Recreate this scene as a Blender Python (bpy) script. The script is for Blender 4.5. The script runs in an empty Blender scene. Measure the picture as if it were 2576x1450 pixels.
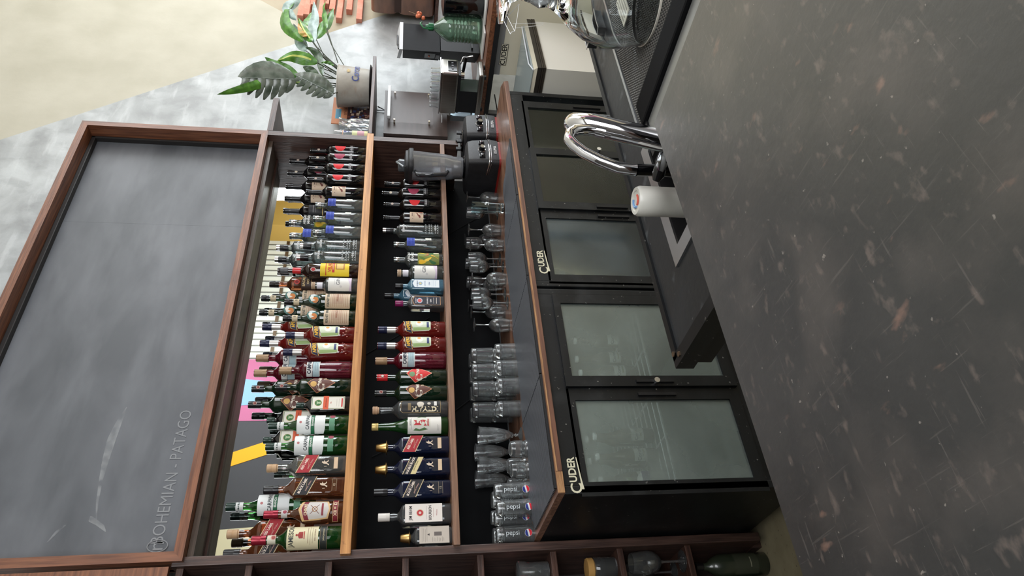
import bpy, bmesh, math, random
import numpy as np
from mathutils import Vector, Matrix
random.seed(7)
C = bpy.context.scene.collection
PI = math.pi
# ---------------------------------------------------------------- camera (phone held upright, picture stored on its side)
FPX, CZ = 1725.0, 1.5
yaw, pitch, roll = [math.radians(v) for v in (38.3, 9.48, -1.1)]
_cy, _sy, _cp, _sp = math.cos(yaw), math.sin(yaw), math.cos(pitch), math.sin(pitch)
_f = Vector((_sy*_cp, _cy*_cp, -_sp)); _r = Vector((_cy, -_sy, 0)); _d = _f.cross(_r)
_R = math.cos(roll)*_r + math.sin(roll)*_d; _D = -math.sin(roll)*_r + math.cos(roll)*_d
cam = bpy.data.cameras.new('camera'); cam.sensor_width = 36; cam.lens = 36*FPX/2576; cam.clip_start = .01
co = bpy.data.objects.new('camera', cam); C.objects.link(co)
mw = Matrix.Identity(4)
for i in range(3):
    mw[i][0] = _D[i]; mw[i][1] = _R[i]; mw[i][2] = -_f[i]
mw[2][3] = CZ
co.matrix_world = mw
sc = bpy.context.scene; sc.camera = co
def ray(x, y): return _R*(1450-y-725) + _D*(x-1288) + _f*FPX
def onZ(x, y, z):
    k = ray(x, y); return Vector((0, 0, CZ)) + k*((z-CZ)/k.z)
def onY(x, y, Y):
    k = ray(x, y); return Vector((0, 0, CZ)) + k*(Y/k.y)
# ---------------------------------------------------------------- light and exposure
sc.view_settings.view_transform = 'Standard'; sc.view_settings.look = 'None'
sc.view_settings.gamma = 1; sc.view_settings.use_curve_mapping = False
sc.view_settings.exposure = 0.0
cyc = sc.cycles
cyc.max_bounces = 16; cyc.diffuse_bounces = 3; cyc.glossy_bounces = 4; cyc.transmission_bounces = 14
cyc.transparent_max_bounces = 40; cyc.caustics_reflective = False; cyc.caustics_refractive = False
cyc.sample_clamp_indirect = 4; cyc.use_denoising = True; cyc.adaptive_threshold = 0.03
w = bpy.data.worlds.new('daylight'); sc.world = w; w.use_nodes = True
w.node_tree.nodes['Background'].inputs[0].default_value = (.80, .90, 1.0, 1)
w.node_tree.nodes['Background'].inputs[1].default_value = 1.0
def area(name, loc, target, sx, sy, power, col):
    l = bpy.data.lights.new(name, 'AREA'); l.shape = 'RECTANGLE'; l.size = sx; l.size_y = sy; l.energy = power; l.color = col
    o = bpy.data.objects.new(name, l); C.objects.link(o); o.location = loc
    o.rotation_euler = (Vector(target)-Vector(loc)).to_track_quat('-Z', 'Y').to_euler()
    return o
area('daylight_street_opening', (8.4, -.6, 2.1), (3.0, 1.2, 1.6), 3.4, 2.8, 330, (.90, .96, 1.0))
area('daylight_skylight', (5.6, -.9, 4.5), (5.2, -.6, 0), 4.6, 3.6, 300, (.94, .97, 1.0))
area('added_side_fill', (-.4, -3.5, 2.4), (1.2, 1.5, 1.4), 4.0, 3.2, 330, (.95, .97, 1.0))  # unseen fill lamp added behind the camera; no window stands there
# ---------------------------------------------------------------- materials
def lin(c):
    if isinstance(c, str): c = tuple(int(c[i:i+2], 16) for i in (0, 2, 4))
    return tuple((v/255/12.92 if v/255 <= .04045 else ((v/255+.055)/1.055)**2.4) for v in c)+(1,)
_m = {}
def M(col, rough=.5, metal=0, trans=0, ior=1.45, coat=0, spec=.5, emit=0, alpha=1, name=None):
    key = (str(col), rough, metal, trans, ior, coat, spec, emit, alpha)
    if key in _m: return _m[key]
    m = bpy.data.materials.new(name or 'plain'); m.use_nodes = True
    b = m.node_tree.nodes['Principled BSDF']; c = lin(col)
    b.inputs['Base Color'].default_value = c; b.inputs['Roughness'].default_value = rough
    b.inputs['Metallic'].default_value = metal; b.inputs['Transmission Weight'].default_value = trans
    b.inputs['IOR'].default_value = ior; b.inputs['Coat Weight'].default_value = coat
    b.inputs['Specular IOR Level'].default_value = spec; b.inputs['Alpha'].default_value = alpha
    if emit:
        b.inputs['Emission Color'].default_value = c; b.inputs['Emission Strength'].default_value = emit
    _m[key] = m
    return m
def nodes(m):
    nt = m.node_tree
    return nt, nt.nodes, nt.links
def ramp(n, stops):
    r = n.new('ShaderNodeValToRGB'); e = r.color_ramp.elements
    while len(e) > 1: e.remove(e[0])
    e[0].position = stops[0][0]; e[0].color = stops[0][1]
    for p, c in stops[1:]:
        q = e.new(p); q.color = c
    return r
def noisy(name, c1, c2, scale=5, stretch=(1, 1, 1), detail=6, lo=.35, hi=.65, rough=.5, bump=0, bscale=None, spec=.5, coat=0, metal=0, dist=0, extra=None, rough2=None):
    m = bpy.data.materials.new(name); m.use_nodes = True; nt, n, l = nodes(m); b = n['Principled BSDF']
    tc = n.new('ShaderNodeTexCoord'); mp = n.new('ShaderNodeMapping'); mp.inputs['Scale'].default_value = stretch
    l.new(tc.outputs['Object'], mp.inputs[0])
    no = n.new('ShaderNodeTexNoise'); no.inputs['Scale'].default_value = scale; no.inputs['Detail'].default_value = detail; no.inputs['Distortion'].default_value = dist
    l.new(mp.outputs[0], no.inputs['Vector'])
    r = ramp(n, [(lo, lin(c1)), (hi, lin(c2))]); l.new(no.outputs['Fac'], r.inputs[0])
    col = r.outputs[0]
    for ex in (extra or []):     # (scale, stretch, lo, hi, colour, strength)
        mp2 = n.new('ShaderNodeMapping'); mp2.inputs['Scale'].default_value = ex[1]
        if len(ex) > 6: mp2.inputs['Rotation'].default_value = ex[6]
        l.new(tc.outputs['Object'], mp2.inputs[0])
        n2 = n.new('ShaderNodeTexNoise'); n2.inputs['Scale'].default_value = ex[0]; n2.inputs['Detail'].default_value = 5
        l.new(mp2.outputs[0], n2.inputs['Vector'])
        r2 = ramp(n, [(ex[2], (0, 0, 0, 1)), (ex[3], (ex[5],)*3+(1,))]); l.new(n2.outputs['Fac'], r2.inputs[0])
        mx = n.new('ShaderNodeMix'); mx.data_type = 'RGBA'
        l.new(r2.outputs[0], mx.inputs['Factor']); l.new(col, mx.inputs['A']); mx.inputs['B'].default_value = lin(ex[4]); col = mx.outputs['Result']
    l.new(col, b.inputs['Base Color'])
    b.inputs['Roughness'].default_value = rough; b.inputs['Specular IOR Level'].default_value = spec
    b.inputs['Coat Weight'].default_value = coat; b.inputs['Metallic'].default_value = metal; b.inputs['Coat Roughness'].default_value = rough
    if rough2 is not None:
        rr = ramp(n, [(lo, (rough,)*3+(1,)), (hi, (rough2,)*3+(1,))]); l.new(no.outputs['Fac'], rr.inputs[0]); l.new(rr.outputs[0], b.inputs['Roughness'])
    if bump:
        bn = n.new('ShaderNodeTexNoise'); bn.inputs['Scale'].default_value = bscale or scale*3; bn.inputs['Detail'].default_value = 6
        l.new(mp.outputs[0], bn.inputs['Vector'])
        bu = n.new('ShaderNodeBump'); bu.inputs['Strength'].default_value = bump; bu.inputs['Distance'].default_value = .01
        l.new(bn.outputs['Fac'], bu.inputs['Height']); l.new(bu.outputs[0], b.inputs['Normal'])
    return m
def thin_glass(name, tint, edge=1.0, rough=.0, body=0.0, bodycol=(200, 210, 205)):
    m = bpy.data.materials.new(name); m.use_nodes = True; nt, n, l = nodes(m); n.remove(n['Principled BSDF'])
    out = n['Material Output']; tr = n.new('ShaderNodeBsdfTransparent'); gl = n.new('ShaderNodeBsdfGlossy'); gl.inputs['Roughness'].default_value = .02+rough
    lw = n.new('ShaderNodeLayerWeight'); lw.inputs['Blend'].default_value = .28*edge
    r = ramp(n, [(0, lin(tint)), (.9, lin(tuple(v*.8 for v in tint)))]); l.new(lw.outputs['Facing'], r.inputs[0]); l.new(r.outputs[0], tr.inputs[0])
    fr = n.new('ShaderNodeFresnel'); fr.inputs[0].default_value = 1.5
    mt = n.new('ShaderNodeMath'); mt.operation = 'MULTIPLY'; mt.inputs[1].default_value = 2.0; mt.use_clamp = True; l.new(fr.outputs[0], mt.inputs[0])
    mx = n.new('ShaderNodeMixShader'); l.new(mt.outputs[0], mx.inputs[0]); l.new(tr.outputs[0], mx.inputs[1]); l.new(gl.outputs[0], mx.inputs[2])
    last = mx
    if body:
        df = n.new('ShaderNodeBsdfDiffuse'); df.inputs[0].default_value = lin(bodycol)
        m2 = n.new('ShaderNodeMixShader'); m2.inputs[0].default_value = body; l.new(mx.outputs[0], m2.inputs[1]); l.new(df.outputs[0], m2.inputs[2]); last = m2
    l.new(last.outputs[0], out.inputs[0])
    return m
def real_glass(name, col, rough=0, ior=1.5, bright_mix=0):
    m = bpy.data.materials.new(name); m.use_nodes = True; b = m.node_tree.nodes['Principled BSDF']
    b.inputs['Base Color'].default_value = lin(col); b.inputs['Transmission Weight'].default_value = 1; b.inputs['Roughness'].default_value = rough; b.inputs['IOR'].default_value = ior
    if bright_mix:  # white diffuse share brightens the glass, light put into its colour
        nt, n, l = nodes(m); df = n.new('ShaderNodeBsdfDiffuse'); df.inputs[0].default_value = lin((238, 243, 245)); mx = n.new('ShaderNodeMixShader'); mx.inputs[0].default_value = bright_mix
        l.new(b.outputs[0], mx.inputs[1]); l.new(df.outputs[0], mx.inputs[2]); l.new(mx.outputs[0], n['Material Output'].inputs[0])
    return m
WOODD = noisy('dark_stained_wood', (52, 34, 29), (84, 58, 48), 6, (1, 14, 14), rough=.42, bump=.15, spec=.5)
WOODV = noisy('dark_stained_wood_upright', (54, 38, 34), (84, 62, 54), 6, (14, 14, 1), rough=.42, bump=.15)
WOODR = noisy('reddish_stained_wood', (92, 54, 36), (136, 86, 58), 5, (1, 16, 16), rough=.4, bump=.12, coat=.2)
WOODRV = noisy('reddish_stained_wood_upright', (92, 54, 36), (132, 84, 58), 5, (16, 16, 1), rough=.4, bump=.12, coat=.2)
WOODL = noisy('honey_pine_edge', (160, 108, 60), (204, 148, 90), 4, (1, 22, 22), rough=.45, bump=.12, extra=[(30, (1, 1, 1), .66, .74, (90, 60, 40), .7)])
WOODM = noisy('walnut_counter_wood', (98, 66, 50), (150, 112, 90), 5, (1, 13, 13), rough=.3, bump=.1, coat=.3)
WOODC = noisy('black_stained_wood', (36, 28, 27), (54, 42, 40), 5, (14, 14, 1), rough=.5, bump=.1)
PLY = noisy('raw_plywood_edge', (186, 142, 96), (120, 78, 48), 9, (1, 40, 90), rough=.7, bump=.3, lo=.4, hi=.6)
PLAST = noisy('grey_trowelled_plaster', (148, 150, 150), (180, 183, 183), 2.6, (1, 1, 1), detail=10, rough=.5, bump=.6, bscale=6, dist=1.2, lo=.36, hi=.62,
              extra=[(4.0, (1, 1, 1.5), .5, .66, (200, 204, 204), .4), (6, (1.6, 1, 1), .54, .64, (132, 134, 134), .35), (3.5, (1, 1, 5), .58, .68, (206, 209, 209), .35)])
CREAML = noisy('light_cream_plaster', (176, 171, 154), (188, 183, 167), 3, rough=.8, bump=.25, bscale=9)
CREAMD = noisy('dark_cream_plaster', (160, 148, 126), (174, 162, 140), 4, rough=.85, bump=.25, bscale=12)
CHALK = noisy('chalkboard_black', (74, 77, 82), (98, 101, 106), 2.3, (1, 1, 2.4), detail=8, rough=.42, lo=.36, hi=.68, bump=.05, dist=.3,
              extra=[(3.5, (.7, 1, 3), .5, .78, (118, 121, 126), .35), (90, (1, 1, 1), .74, .78, (150, 150, 150), .6)])
BLACKP = noisy('black_painted_board', (9, 10, 12), (14, 15, 17), 6, rough=.7, bump=.05, spec=.15)
BLACKM = noisy('black_powder_coated_steel', (14, 16, 18), (25, 27, 29), 4, (1, 1, 3), rough=.42, spec=.35, bump=.05, extra=[(70, (1, 1, 1), .69, .73, (130, 128, 124), .8), (9, (1, 1, 1), .58, .72, (46, 48, 50), .5)])
BARTOP = noisy('worn_black_bar_top', (22, 21, 21), (37, 35, 34), 7, (1, 1, 1), detail=10, rough=.34, rough2=.46, lo=.36, hi=.7, bump=.06, bscale=60, spec=1.0, coat=.7,
               extra=[(9, (1, 1, 1), .5, .74, (78, 71, 66), .6), (46, (1, 1.6, 1), .60, .74, (112, 98, 90), .55), (21, (1.7, 1, 1), .67, .76, (140, 106, 90), .6), (17, (1, 22, 1), .66, .71, (104, 97, 92), .3, (0, 0, .5)), (13, (24, 1, 1), .665, .71, (100, 94, 88), .25, (0, 0, .3)), (15, (30, 1, 1), .67, .71, (104, 97, 92), .25, (0, 0, -.7)), (120, (1, 1, 1), .69, .72, (150, 142, 134), .6)])
STEELT = noisy('worn_black_worktop', (30, 32, 35), (42, 44, 47), 6, rough=.35, rough2=.5, bump=.08, bscale=40, extra=[(13, (1, 1, 1), .6, .72, (112, 116, 120), .6), (70, (1, 1, 1), .7, .75, (160, 160, 160), .6)])
FLOOR = noisy('speckled_cement_tile', (150, 140, 114), (168, 158, 130), 9, rough=.6, bump=.1, extra=[(45, (1, 3, 1), .66, .7, (60, 54, 46), .9)])
RUBBER = M((20, 21, 24), .55, name='black_rubber')
CHROME = M((225, 225, 228), .06, 1, name='polished_chrome')
STEEL = noisy('brushed_steel', (150, 145, 138), (170, 166, 160), 4, (60, 60, 1), rough=.28, metal=1)
STAINL = M((205, 206, 208), .3, 1, name='stainless_sheet')
WHITEP = M((225, 223, 214), .35, name='white_plastic')
BLACKG = M((14, 14, 16), .12, name='gloss_black_plastic')
BLACKR = noisy('textured_black_plastic', (22, 22, 24), (30, 30, 33), 30, rough=.5, bump=.2, bscale=300)
GOLD = M((205, 170, 110), .3, 1, name='gold_metal')
GLASS = real_glass('clear_glass', (250, 253, 253), bright_mix=.045); GLASSB = real_glass('clear_blue_glass', (226, 242, 244)); GLASSX = real_glass('solid_clear_glass', (250, 253, 253), bright_mix=.05)
GLASSF = real_glass('clear_pressed_glass', (250, 253, 253), bright_mix=.07)
GBOT = thin_glass('clear_bottle_glass', (205, 214, 216), 1.3, body=.06)
# ---------------------------------------------------------------- mesh collecting
class MB:
    def __init__(s): s.v = []; s.f = []; s.m = []
    def add(s, vs, fs, mi=0):
        k = len(s.v); s.v += [tuple(v) for v in vs]; s.f += [tuple(i+k for i in f) for f in fs]; s.m += [mi]*len(fs); return s
    def box(s, x0, y0, z0, x1, y1, z1, mi=0, b=0):
        if b:
            c = min(b, (x1-x0)/2.01, (y1-y0)/2.01, (z1-z0)/2.01)
            bm = bmesh.new(); bmesh.ops.create_cube(bm, size=1)
            for v in bm.verts: v.co = Vector(((x0+x1)/2+v.co.x*(x1-x0), (y0+y1)/2+v.co.y*(y1-y0), (z0+z1)/2+v.co.z*(z1-z0)))
            bmesh.ops.bevel(bm, geom=bm.edges[:], offset=c, segments=2, affect='EDGES', profile=.6)
            bm.verts.ensure_lookup_table(); bm.verts.index_update()
            s.add([v.co[:] for v in bm.verts], [[v.index for v in f.verts] for f in bm.faces], mi); bm.free(); return s
        vs = [(x, y, z) for z in (z0, z1) for y in (y0, y1) for x in (x0, x1)]
        return s.add(vs, [(0, 2, 3, 1), (4, 5, 7, 6), (0, 1, 5, 4), (2, 6, 7, 3), (0, 4, 6, 2), (1, 3, 7, 5)], mi)
    def lathe(s, prof, seg=24, o=(0, 0, 0), mi=0, sq=0, dy=1, R=None, cap=True, closed=False):
        vs = []; fs = []
        R = R or max(p[0] for p in prof)
        for r, z in prof:
            k = 0 if not sq else max(0, min(1, (r/R-.45)/.35))
            for i in range(seg):
                a = 2*PI*(i+.5)/seg; c, d = math.cos(a), math.sin(a)
                q = 1
                if k: q = 1+k*((abs(c)**sq+abs(d)**sq)**(-1/sq)-1)
                vs.append((o[0]+r*c*q, o[1]+r*d*q*(1+(dy-1)*k if sq else 1), o[2]+z))
        n = len(prof)
        for j in range(n-1):
            for i in range(seg):
                i2 = (i+1) % seg; fs.append((j*seg+i, j*seg+i2, (j+1)*seg+i2, (j+1)*seg+i))
        if closed:
            for i in range(seg):
                i2 = (i+1) % seg; fs.append(((n-1)*seg+i, (n-1)*seg+i2, i2, i))
        elif cap:
            if prof[0][0] > 1e-4: fs.append(tuple(range(seg))[::-1])
            if prof[-1][0] > 1e-4: fs.append(tuple((n-1)*seg+i for i in range(seg)))
        return s.add(vs, fs, mi)
    def cyl(s, p0, p1, r0, r1=None, seg=16, mi=0): return s.tube([p0, p1], [r0, r0 if r1 is None else r1], seg, mi)
    def tube(s, path, r, seg=12, mi=0, cap=True):
        P = [Vector(p) for p in path]; n = len(P)
        rs = r if isinstance(r, (list, tuple)) else [r]*n
        T = [(P[min(i+1, n-1)]-P[max(i-1, 0)]).normalized() for i in range(n)]
        up = Vector((0, 0, 1)) if abs(T[0].z) < .9 else Vector((1, 0, 0))
        N = (up-T[0]*up.dot(T[0])).normalized(); vs = []; fs = []
        for i in range(n):
            N = (N-T[i]*N.dot(T[i])).normalized(); B = T[i].cross(N)
            for k in range(seg):
                a = 2*PI*k/seg; vs.append(P[i]+(N*math.cos(a)+B*math.sin(a))*rs[i])
        for i in range(n-1):
            for k in range(seg):
                k2 = (k+1) % seg; fs.append((i*seg+k, i*seg+k2, (i+1)*seg+k2, (i+1)*seg+k))
        if cap: fs.append(tuple(range(seg))[::-1]); fs.append(tuple((n-1)*seg+k for k in range(seg)))
        return s.add(vs, fs, mi)
    def prism(s, pts, d, mi=0):      # polygon of 3-D points pushed along d
        n = len(pts); vs = [Vector(p) for p in pts]+[Vector(p)+Vector(d) for p in pts]
        fs = [tuple(range(n))[::-1], tuple(range(n, 2*n))]+[(i, (i+1) % n, n+(i+1) % n, n+i) for i in range(n)]
        return s.add(vs, fs, mi)
    def build(s, name, mats, parent=None, loc=(0, 0, 0), smooth=None, rotz=0):
        me = bpy.data.meshes.new(name); me.from_pydata(s.v, [], s.f)
        if not isinstance(mats, (list, tuple)): mats = [mats]
        for m in mats: me.materials.append(m)
        me.polygons.foreach_set('material_index', s.m)
        bm = bmesh.new(); bm.from_mesh(me); bmesh.ops.recalc_face_normals(bm, faces=bm.faces[:]) if not getattr(s, 'raw', 0) else None
        if smooth:
            for f in bm.faces: f.smooth = True
            for e in bm.edges:
                if len(e.link_faces) == 2 and e.calc_face_angle(0) > math.radians(smooth): e.smooth = False
        bm.to_mesh(me); bm.free()
        o = bpy.data.objects.new(name, me); C.objects.link(o); o.location = loc; o.rotation_euler = (0, 0, rotz)
        if parent: o.parent = parent
        return o
def tag(o, label, cat, group=None, kind=None):
    o['label'] = label; o['category'] = cat
    if group: o['group'] = group
    if kind: o['kind'] = kind
    return o
def thing(name, label, cat, loc=(0, 0, 0), rotz=0, group=None):
    o = bpy.data.objects.new(name, None); C.objects.link(o); o.location = loc; o.rotation_euler = (0, 0, rotz); o.empty_display_size = .05
    return tag(o, label, cat, group)
def struct(name, mb, m, parent=None, smooth=None):
    o = mb.build(name, m, parent, smooth=smooth)
    if not parent: o['kind'] = 'structure'
    return o
def dup(root, loc, label=None, group=None, rotz=None, scale=None):
    r = root.copy(); C.objects.link(r); r.location = loc
    if rotz is not None: r.rotation_euler = (0, 0, rotz)
    if label: r['label'] = label
    if group: r['group'] = group
    if scale: r.scale = scale
    for ch in list(root.children):
        c = ch.copy(); C.objects.link(c); c.parent = r
        for g in list(ch.children):
            d = g.copy(); C.objects.link(d); d.parent = c
    return r
def box(name, m, x0, y0, z0, x1, y1, z1, parent=None, b=0):
    return MB().box(x0, y0, z0, x1, y1, z1, 0, b).build(name, m, parent)
# flat print: words and shapes, laid flat or wrapped round a bottle
_tx = {}
def text_mesh(s, bold=0):
    k = (s, bold)
    if k in _tx: return _tx[k]
    cu = bpy.data.curves.new('t', 'FONT'); cu.body = s; cu.align_x = 'CENTER'; cu.align_y = 'CENTER'; cu.resolution_u = 3; cu.offset = bold
    o = bpy.data.objects.new('t', cu); C.objects.link(o); dg = bpy.context.evaluated_depsgraph_get()
    me = o.evaluated_get(dg).to_mesh(); vs = [(v.co.x, v.co.y) for v in me.vertices]; fs = [tuple(p.vertices) for p in me.polygons]
    o.evaluated_get(dg).to_mesh_clear(); bpy.data.objects.remove(o); bpy.data.curves.remove(cu)
    _tx[k] = (vs, fs); return _tx[k]
def circ(x, z, r, n=14, sx=1): return [(x+sx*r*math.cos(2*PI*i/n), z+r*math.sin(2*PI*i/n)) for i in range(n)]
def print_mesh(items, name, parent, R=None, y=0, off=.0004, step=.0009, mrough=.55, place=None):
    """items: ('r',x0,z0,x1,z1,c) ('p',pts,c) ('c',x,z,r,c) ('t',s,x,z,size,c,rot,bold,sx)"""
    mats = []; mb = MB(); mb.raw = 1
    for li, it in enumerate(items):
        k = it[0]
        if k == 'r': pts = [(it[1], it[2]), (it[3], it[2]), (it[3], it[4]), (it[1], it[4])]; col = it[5]
        elif k == 'p': pts = it[1]; col = it[2]
        elif k == 'c': pts = circ(it[1], it[2], it[3]); col = it[4]
        if k == 't':
            s, x, z, size, col = it[1:6]; rot = it[6] if len(it) > 6 else 0; bold = it[7] if len(it) > 7 else 0; sx = it[8] if len(it) > 8 else 1
            vs, fs = text_mesh(s, bold); c, d = math.cos(math.radians(rot)), math.sin(math.radians(rot))
            vs = [(x+(a*sx*c-b*d)*size, z+(a*sx*d+b*c)*size) for a, b in vs]
        else:
            if R:
                bm = bmesh.new(); bm.faces.new([bm.verts.new((a, 0, b)) for a, b in pts])
                xs = [a for a, b in pts]; g = math.floor(min(xs)/.007)*.007+.007
                while g < max(xs):
                    bmesh.ops.bisect_plane(bm, geom=bm.faces[:]+bm.edges[:]+bm.verts[:], plane_co=(g, 0, 0), plane_no=(1, 0, 0)); g += .007
                bm.verts.index_update(); vs = [(v.co.x, v.co.z) for v in bm.verts]; fs = [tuple(v.index for v in f.verts) for f in bm.faces]; bm.free()
            else: vs = pts; fs = [tuple(range(len(pts)))]
        if col not in mats: mats.append(col)
        mi = mats.index(col); o_ = off+li*step*.12+(.0004 if (k == 't' and R) else 0)
        if R: out = [((R+o_)*math.sin(a/R), -(R+o_)*math.cos(a/R), b) for a, b in vs]
        elif place: out = [place(a, b, o_) for a, b in vs]
        else: out = [(a, y-o_, b) for a, b in vs]
        mb.add(out, fs, mi)
    return mb.build(name, smooth=(30 if R else None), mats=[M(c, mrough, name='print') if not isinstance(c, bpy.types.Material) else c for c in mats], parent=parent)
# ================================================================ the room
struct('floor', MB().box(-2.5, -4.0, -.05, 9, 3.1, 0), FLOOR)
box('trim_1', M((62, 40, 32), .7), -2.5, 2.418, 0, 3, 2.424, .0012)['kind'] = 'structure'
WX = (-2.5, 9)
struct('wall_back', MB().box(WX[0], 3.012, 0, WX[1], 3.12, 4.6), CREAMD)
def diag(z): return 5.038+(1.715-z)*.7785
g = MB().prism([(WX[0], 3.012, 0), (diag(0), 3.012, 0), (diag(4.6), 3.012, 4.6), (WX[0], 3.012, 4.6)], (0, -.012, 0))
struct('plaster_field', g, PLAST, bpy.data.objects['wall_back'])
g = MB().prism([(diag(4.6)+.002, 3.012, 4.6), (4.766, 3.012, 2.079), (6.75, 3.012, 4.6)], (0, -.006, 0))
struct('painted_field', g, CREAML, bpy.data.objects['wall_back'])
struct('ceiling', MB().box(WX[0], -4.0, 4.6, WX[1], 3.12, 4.7), M((225, 224, 218), .9))
struct('wall_left', MB().box(-2.6, -4.0, 0, -2.5, 3.1, 4.6), M((70, 66, 62), .9))
# the street side of the room, which the shelf mirror shows
struct('wall_front', MB().box(-2.5, -3.7, 0, 5.95, -3.6, 4.6).box(5.95, -3.7, 0, 9, -3.6, 1.2), M((78, 78, 82), .9))
wf = bpy.data.objects['wall_front']
def flat(name, pts, col):
    return MB().prism([(x, -3.6, z) for x, z in pts], (0, .006, 0)).build(name, M(col, .8), wf)
flat('pink_field', [(4.9, 0), (5.95, 0), (5.95, 4.6), (4.9, 4.6)], (190, 108, 145))
MB().prism([(x, -3.594, z) for x, z in [(5.2, 3.0), (5.5, 3.0), (5.62, 3.9), (5.15, 3.75)]], (0, .004, 0)).build('blue_field', M((140, 180, 225), .8), wf)
flat('yellow_stripe', [(4.1, 4.6), (3.9, 4.6), (4.5, 2.9), (4.72, 2.9)], (245, 180, 40))
flat('cream_field', [(2.6, 3.2), (3.35, 3.2), (3.3, 4.3), (2.6, 4.3)], (226, 216, 180))
wn = MB().box(5.95, -3.68, 1.2, 9, -3.66, 4.6).build('window_1', M((226, 228, 218), .5, emit=.62, name='daylit_obscured_glass')); wn['kind'] = 'structure'
for i in range(26): box('glazing_bar', M((150, 150, 145), .6), 6+i*.118, -3.665, 1.2, 6.012+i*.118, -3.64, 4.6, wn)
for z in (1.2, 2.3, 3.4): box('transom', M((120, 100, 80), .6), 5.95, -3.66, z, 9, -3.63, z+.05, wn)
struct('wall_right', MB().box(9, -4.0, 0, 9.1, -2.6, 4.6).box(9, 1.9, 0, 9.1, 3.1, 4.6).box(9, -2.6, 3.7, 9.1, 1.9, 4.6).box(9, -2.6, 0, 9.1, 1.9, .5), M((205, 190, 150), .8))
struct('trim_2', MB().box(8.2, -3.6, 2.5, 9, -3.2, 4.6), M((216, 176, 90), .7))
wf.location.y = -.24; wn.location.y = -.24
# ================================================================ shelving along the back wall
unit = thing('bar_shelving', 'dark wooden bar shelving with mirror back and two bottle shelves', 'shelving', (0, 0, 0))
def part(name, m, *a, p=unit, b=0): return box(name, m, *a, parent=p, b=b)
part('side_panel', WOODV, 3.10, 2.6, 1.17, 3.135, 2.98, 2.222)
part('upper_shelf', WOODL, .812, 2.598, 1.649, 3.158, 2.975, 1.687, b=.002)
part('lower_shelf', noisy('brown_wood_shelf', (104, 76, 60), (140, 106, 84), 5, (1, 16, 16), rough=.45, bump=.1), .828, 2.6, 1.25, 3.102, 2.96, 1.275, b=.002)
part('riser', M((150, 126, 116), .6, name='pinkish_wood'), .84, 2.707, 1.687, 3.098, 2.796, 1.799); part('rear_panel', BLACKP, .836, 2.806, 1.687, 3.10, 2.82, 2.2)
part('top_board', noisy('brown_soffit_wood', (66, 54, 46), (92, 78, 68), 4, (1, 20, 20), rough=.35, bump=.1), .836, 2.645, 2.2, 3.10, 2.83, 2.222)
part('cornice', WOODD, .836, 2.782, 2.190, 3.10, 2.7995, 2.2)
part('mirror', M((225, 228, 228), .01, 1, name='mirror_glass'), .836, 2.800, 1.687, 3.10, 2.805, 2.2)
for x, n in ((.84, 'clip'), (3.07, 'clip')): part(n, CHROME, x, 2.796, 1.95, x+.02, 2.7995, 1.97)
part('back_panel', BLACKP, .83, 2.965, .965, 3.10, 2.975, 1.649); part('back_panel', BLACKP, 3.10, 2.965, .965, 3.19, 2.975, 1.168)
# faint joints of the black back panel
for a, b in (((1.9, 1.649), (2.13, 1.33)), ((1.35, 1.6), (1.5, 1.3)), ((2.7, 1.25), (2.9, 1.0)), ((1.55, 1.25), (1.78, .965))):
    MB().tube([(a[0], 2.963, a[1]), (b[0], 2.963, b[1])], .003, 6).build('panel_joint', M((8, 8, 10), .8), unit)
# chalkboard
cb = thing('chalkboard', 'large framed chalkboard with faint chalk writing above the bottle shelves', 'chalkboard', (0, 0, 0))
fx0, fx1, fz0, fz1, fw = .813, 3.136, 2.223, 3.173, .034
def member(name, pts, m): return MB().prism([(x, 2.6, z) for x, z in pts], (0, .13, 0)).build(name, m, cb)
member('frame_rail', [(fx0, fz0), (fx1, fz0), (fx1-fw, fz0+fw), (fx0+fw, fz0+fw)], WOODR)
member('frame_rail', [(fx0, fz1), (fx0+fw, fz1-fw), (fx1-fw, fz1-fw), (fx1, fz1)], WOODR)
member('frame_stile', [(fx1, fz0), (fx1, fz1), (fx1-fw, fz1-fw), (fx1-fw, fz0+fw)], WOODRV)
member('frame_stile', [(fx0, fz0), (fx0+fw, fz0+fw), (fx0+fw, fz1-fw), (fx0, fz1)], WOODRV)
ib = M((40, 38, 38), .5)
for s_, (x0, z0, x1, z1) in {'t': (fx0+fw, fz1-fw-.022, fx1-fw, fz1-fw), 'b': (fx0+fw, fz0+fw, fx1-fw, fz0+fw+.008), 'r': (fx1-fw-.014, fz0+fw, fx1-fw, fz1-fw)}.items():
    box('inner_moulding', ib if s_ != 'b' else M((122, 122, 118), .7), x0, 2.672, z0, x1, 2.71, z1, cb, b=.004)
box('board_panel', CHALK, fx0, 2.70, fz0, 2.4935, 2.72, fz1, cb); box('board_panel', CHALK, 2.4945, 2.7005, fz0, fx1, 2.72, fz1, cb)
ch = (136, 138, 140)
print_mesh([('t', 'BOHEMIAN - PATAGO', 1.18, 2.349, .064, ch, 0, -.005, .86)], 'chalk_writing', cb, y=2.699, mrough=.9)
MB().tube([(.90+.028*math.cos(a)*.8, 2.698, 2.345+.035*math.sin(a)) for a in [2*PI*i/20 for i in range(21)]], .0022, 5, cap=False).build('chalk_emblem', M((135, 137, 139), .9), cb)
print_mesh([('t', 'n', .90, 2.348, .075, (135, 137, 139), 0, 0)], 'chalk_emblem', cb, y=2.699, mrough=.9)
def smear(path, ws, col):
    L = [(x-0, z+w_) for (x, z), w_ in zip(path, ws)]; R_ = [(x, z-w_) for (x, z), w_ in zip(path, ws)]
    print_mesh([('p', L+R_[::-1], col)], 'chalk_smear', cb, y=2.6993, mrough=.9)
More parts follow.
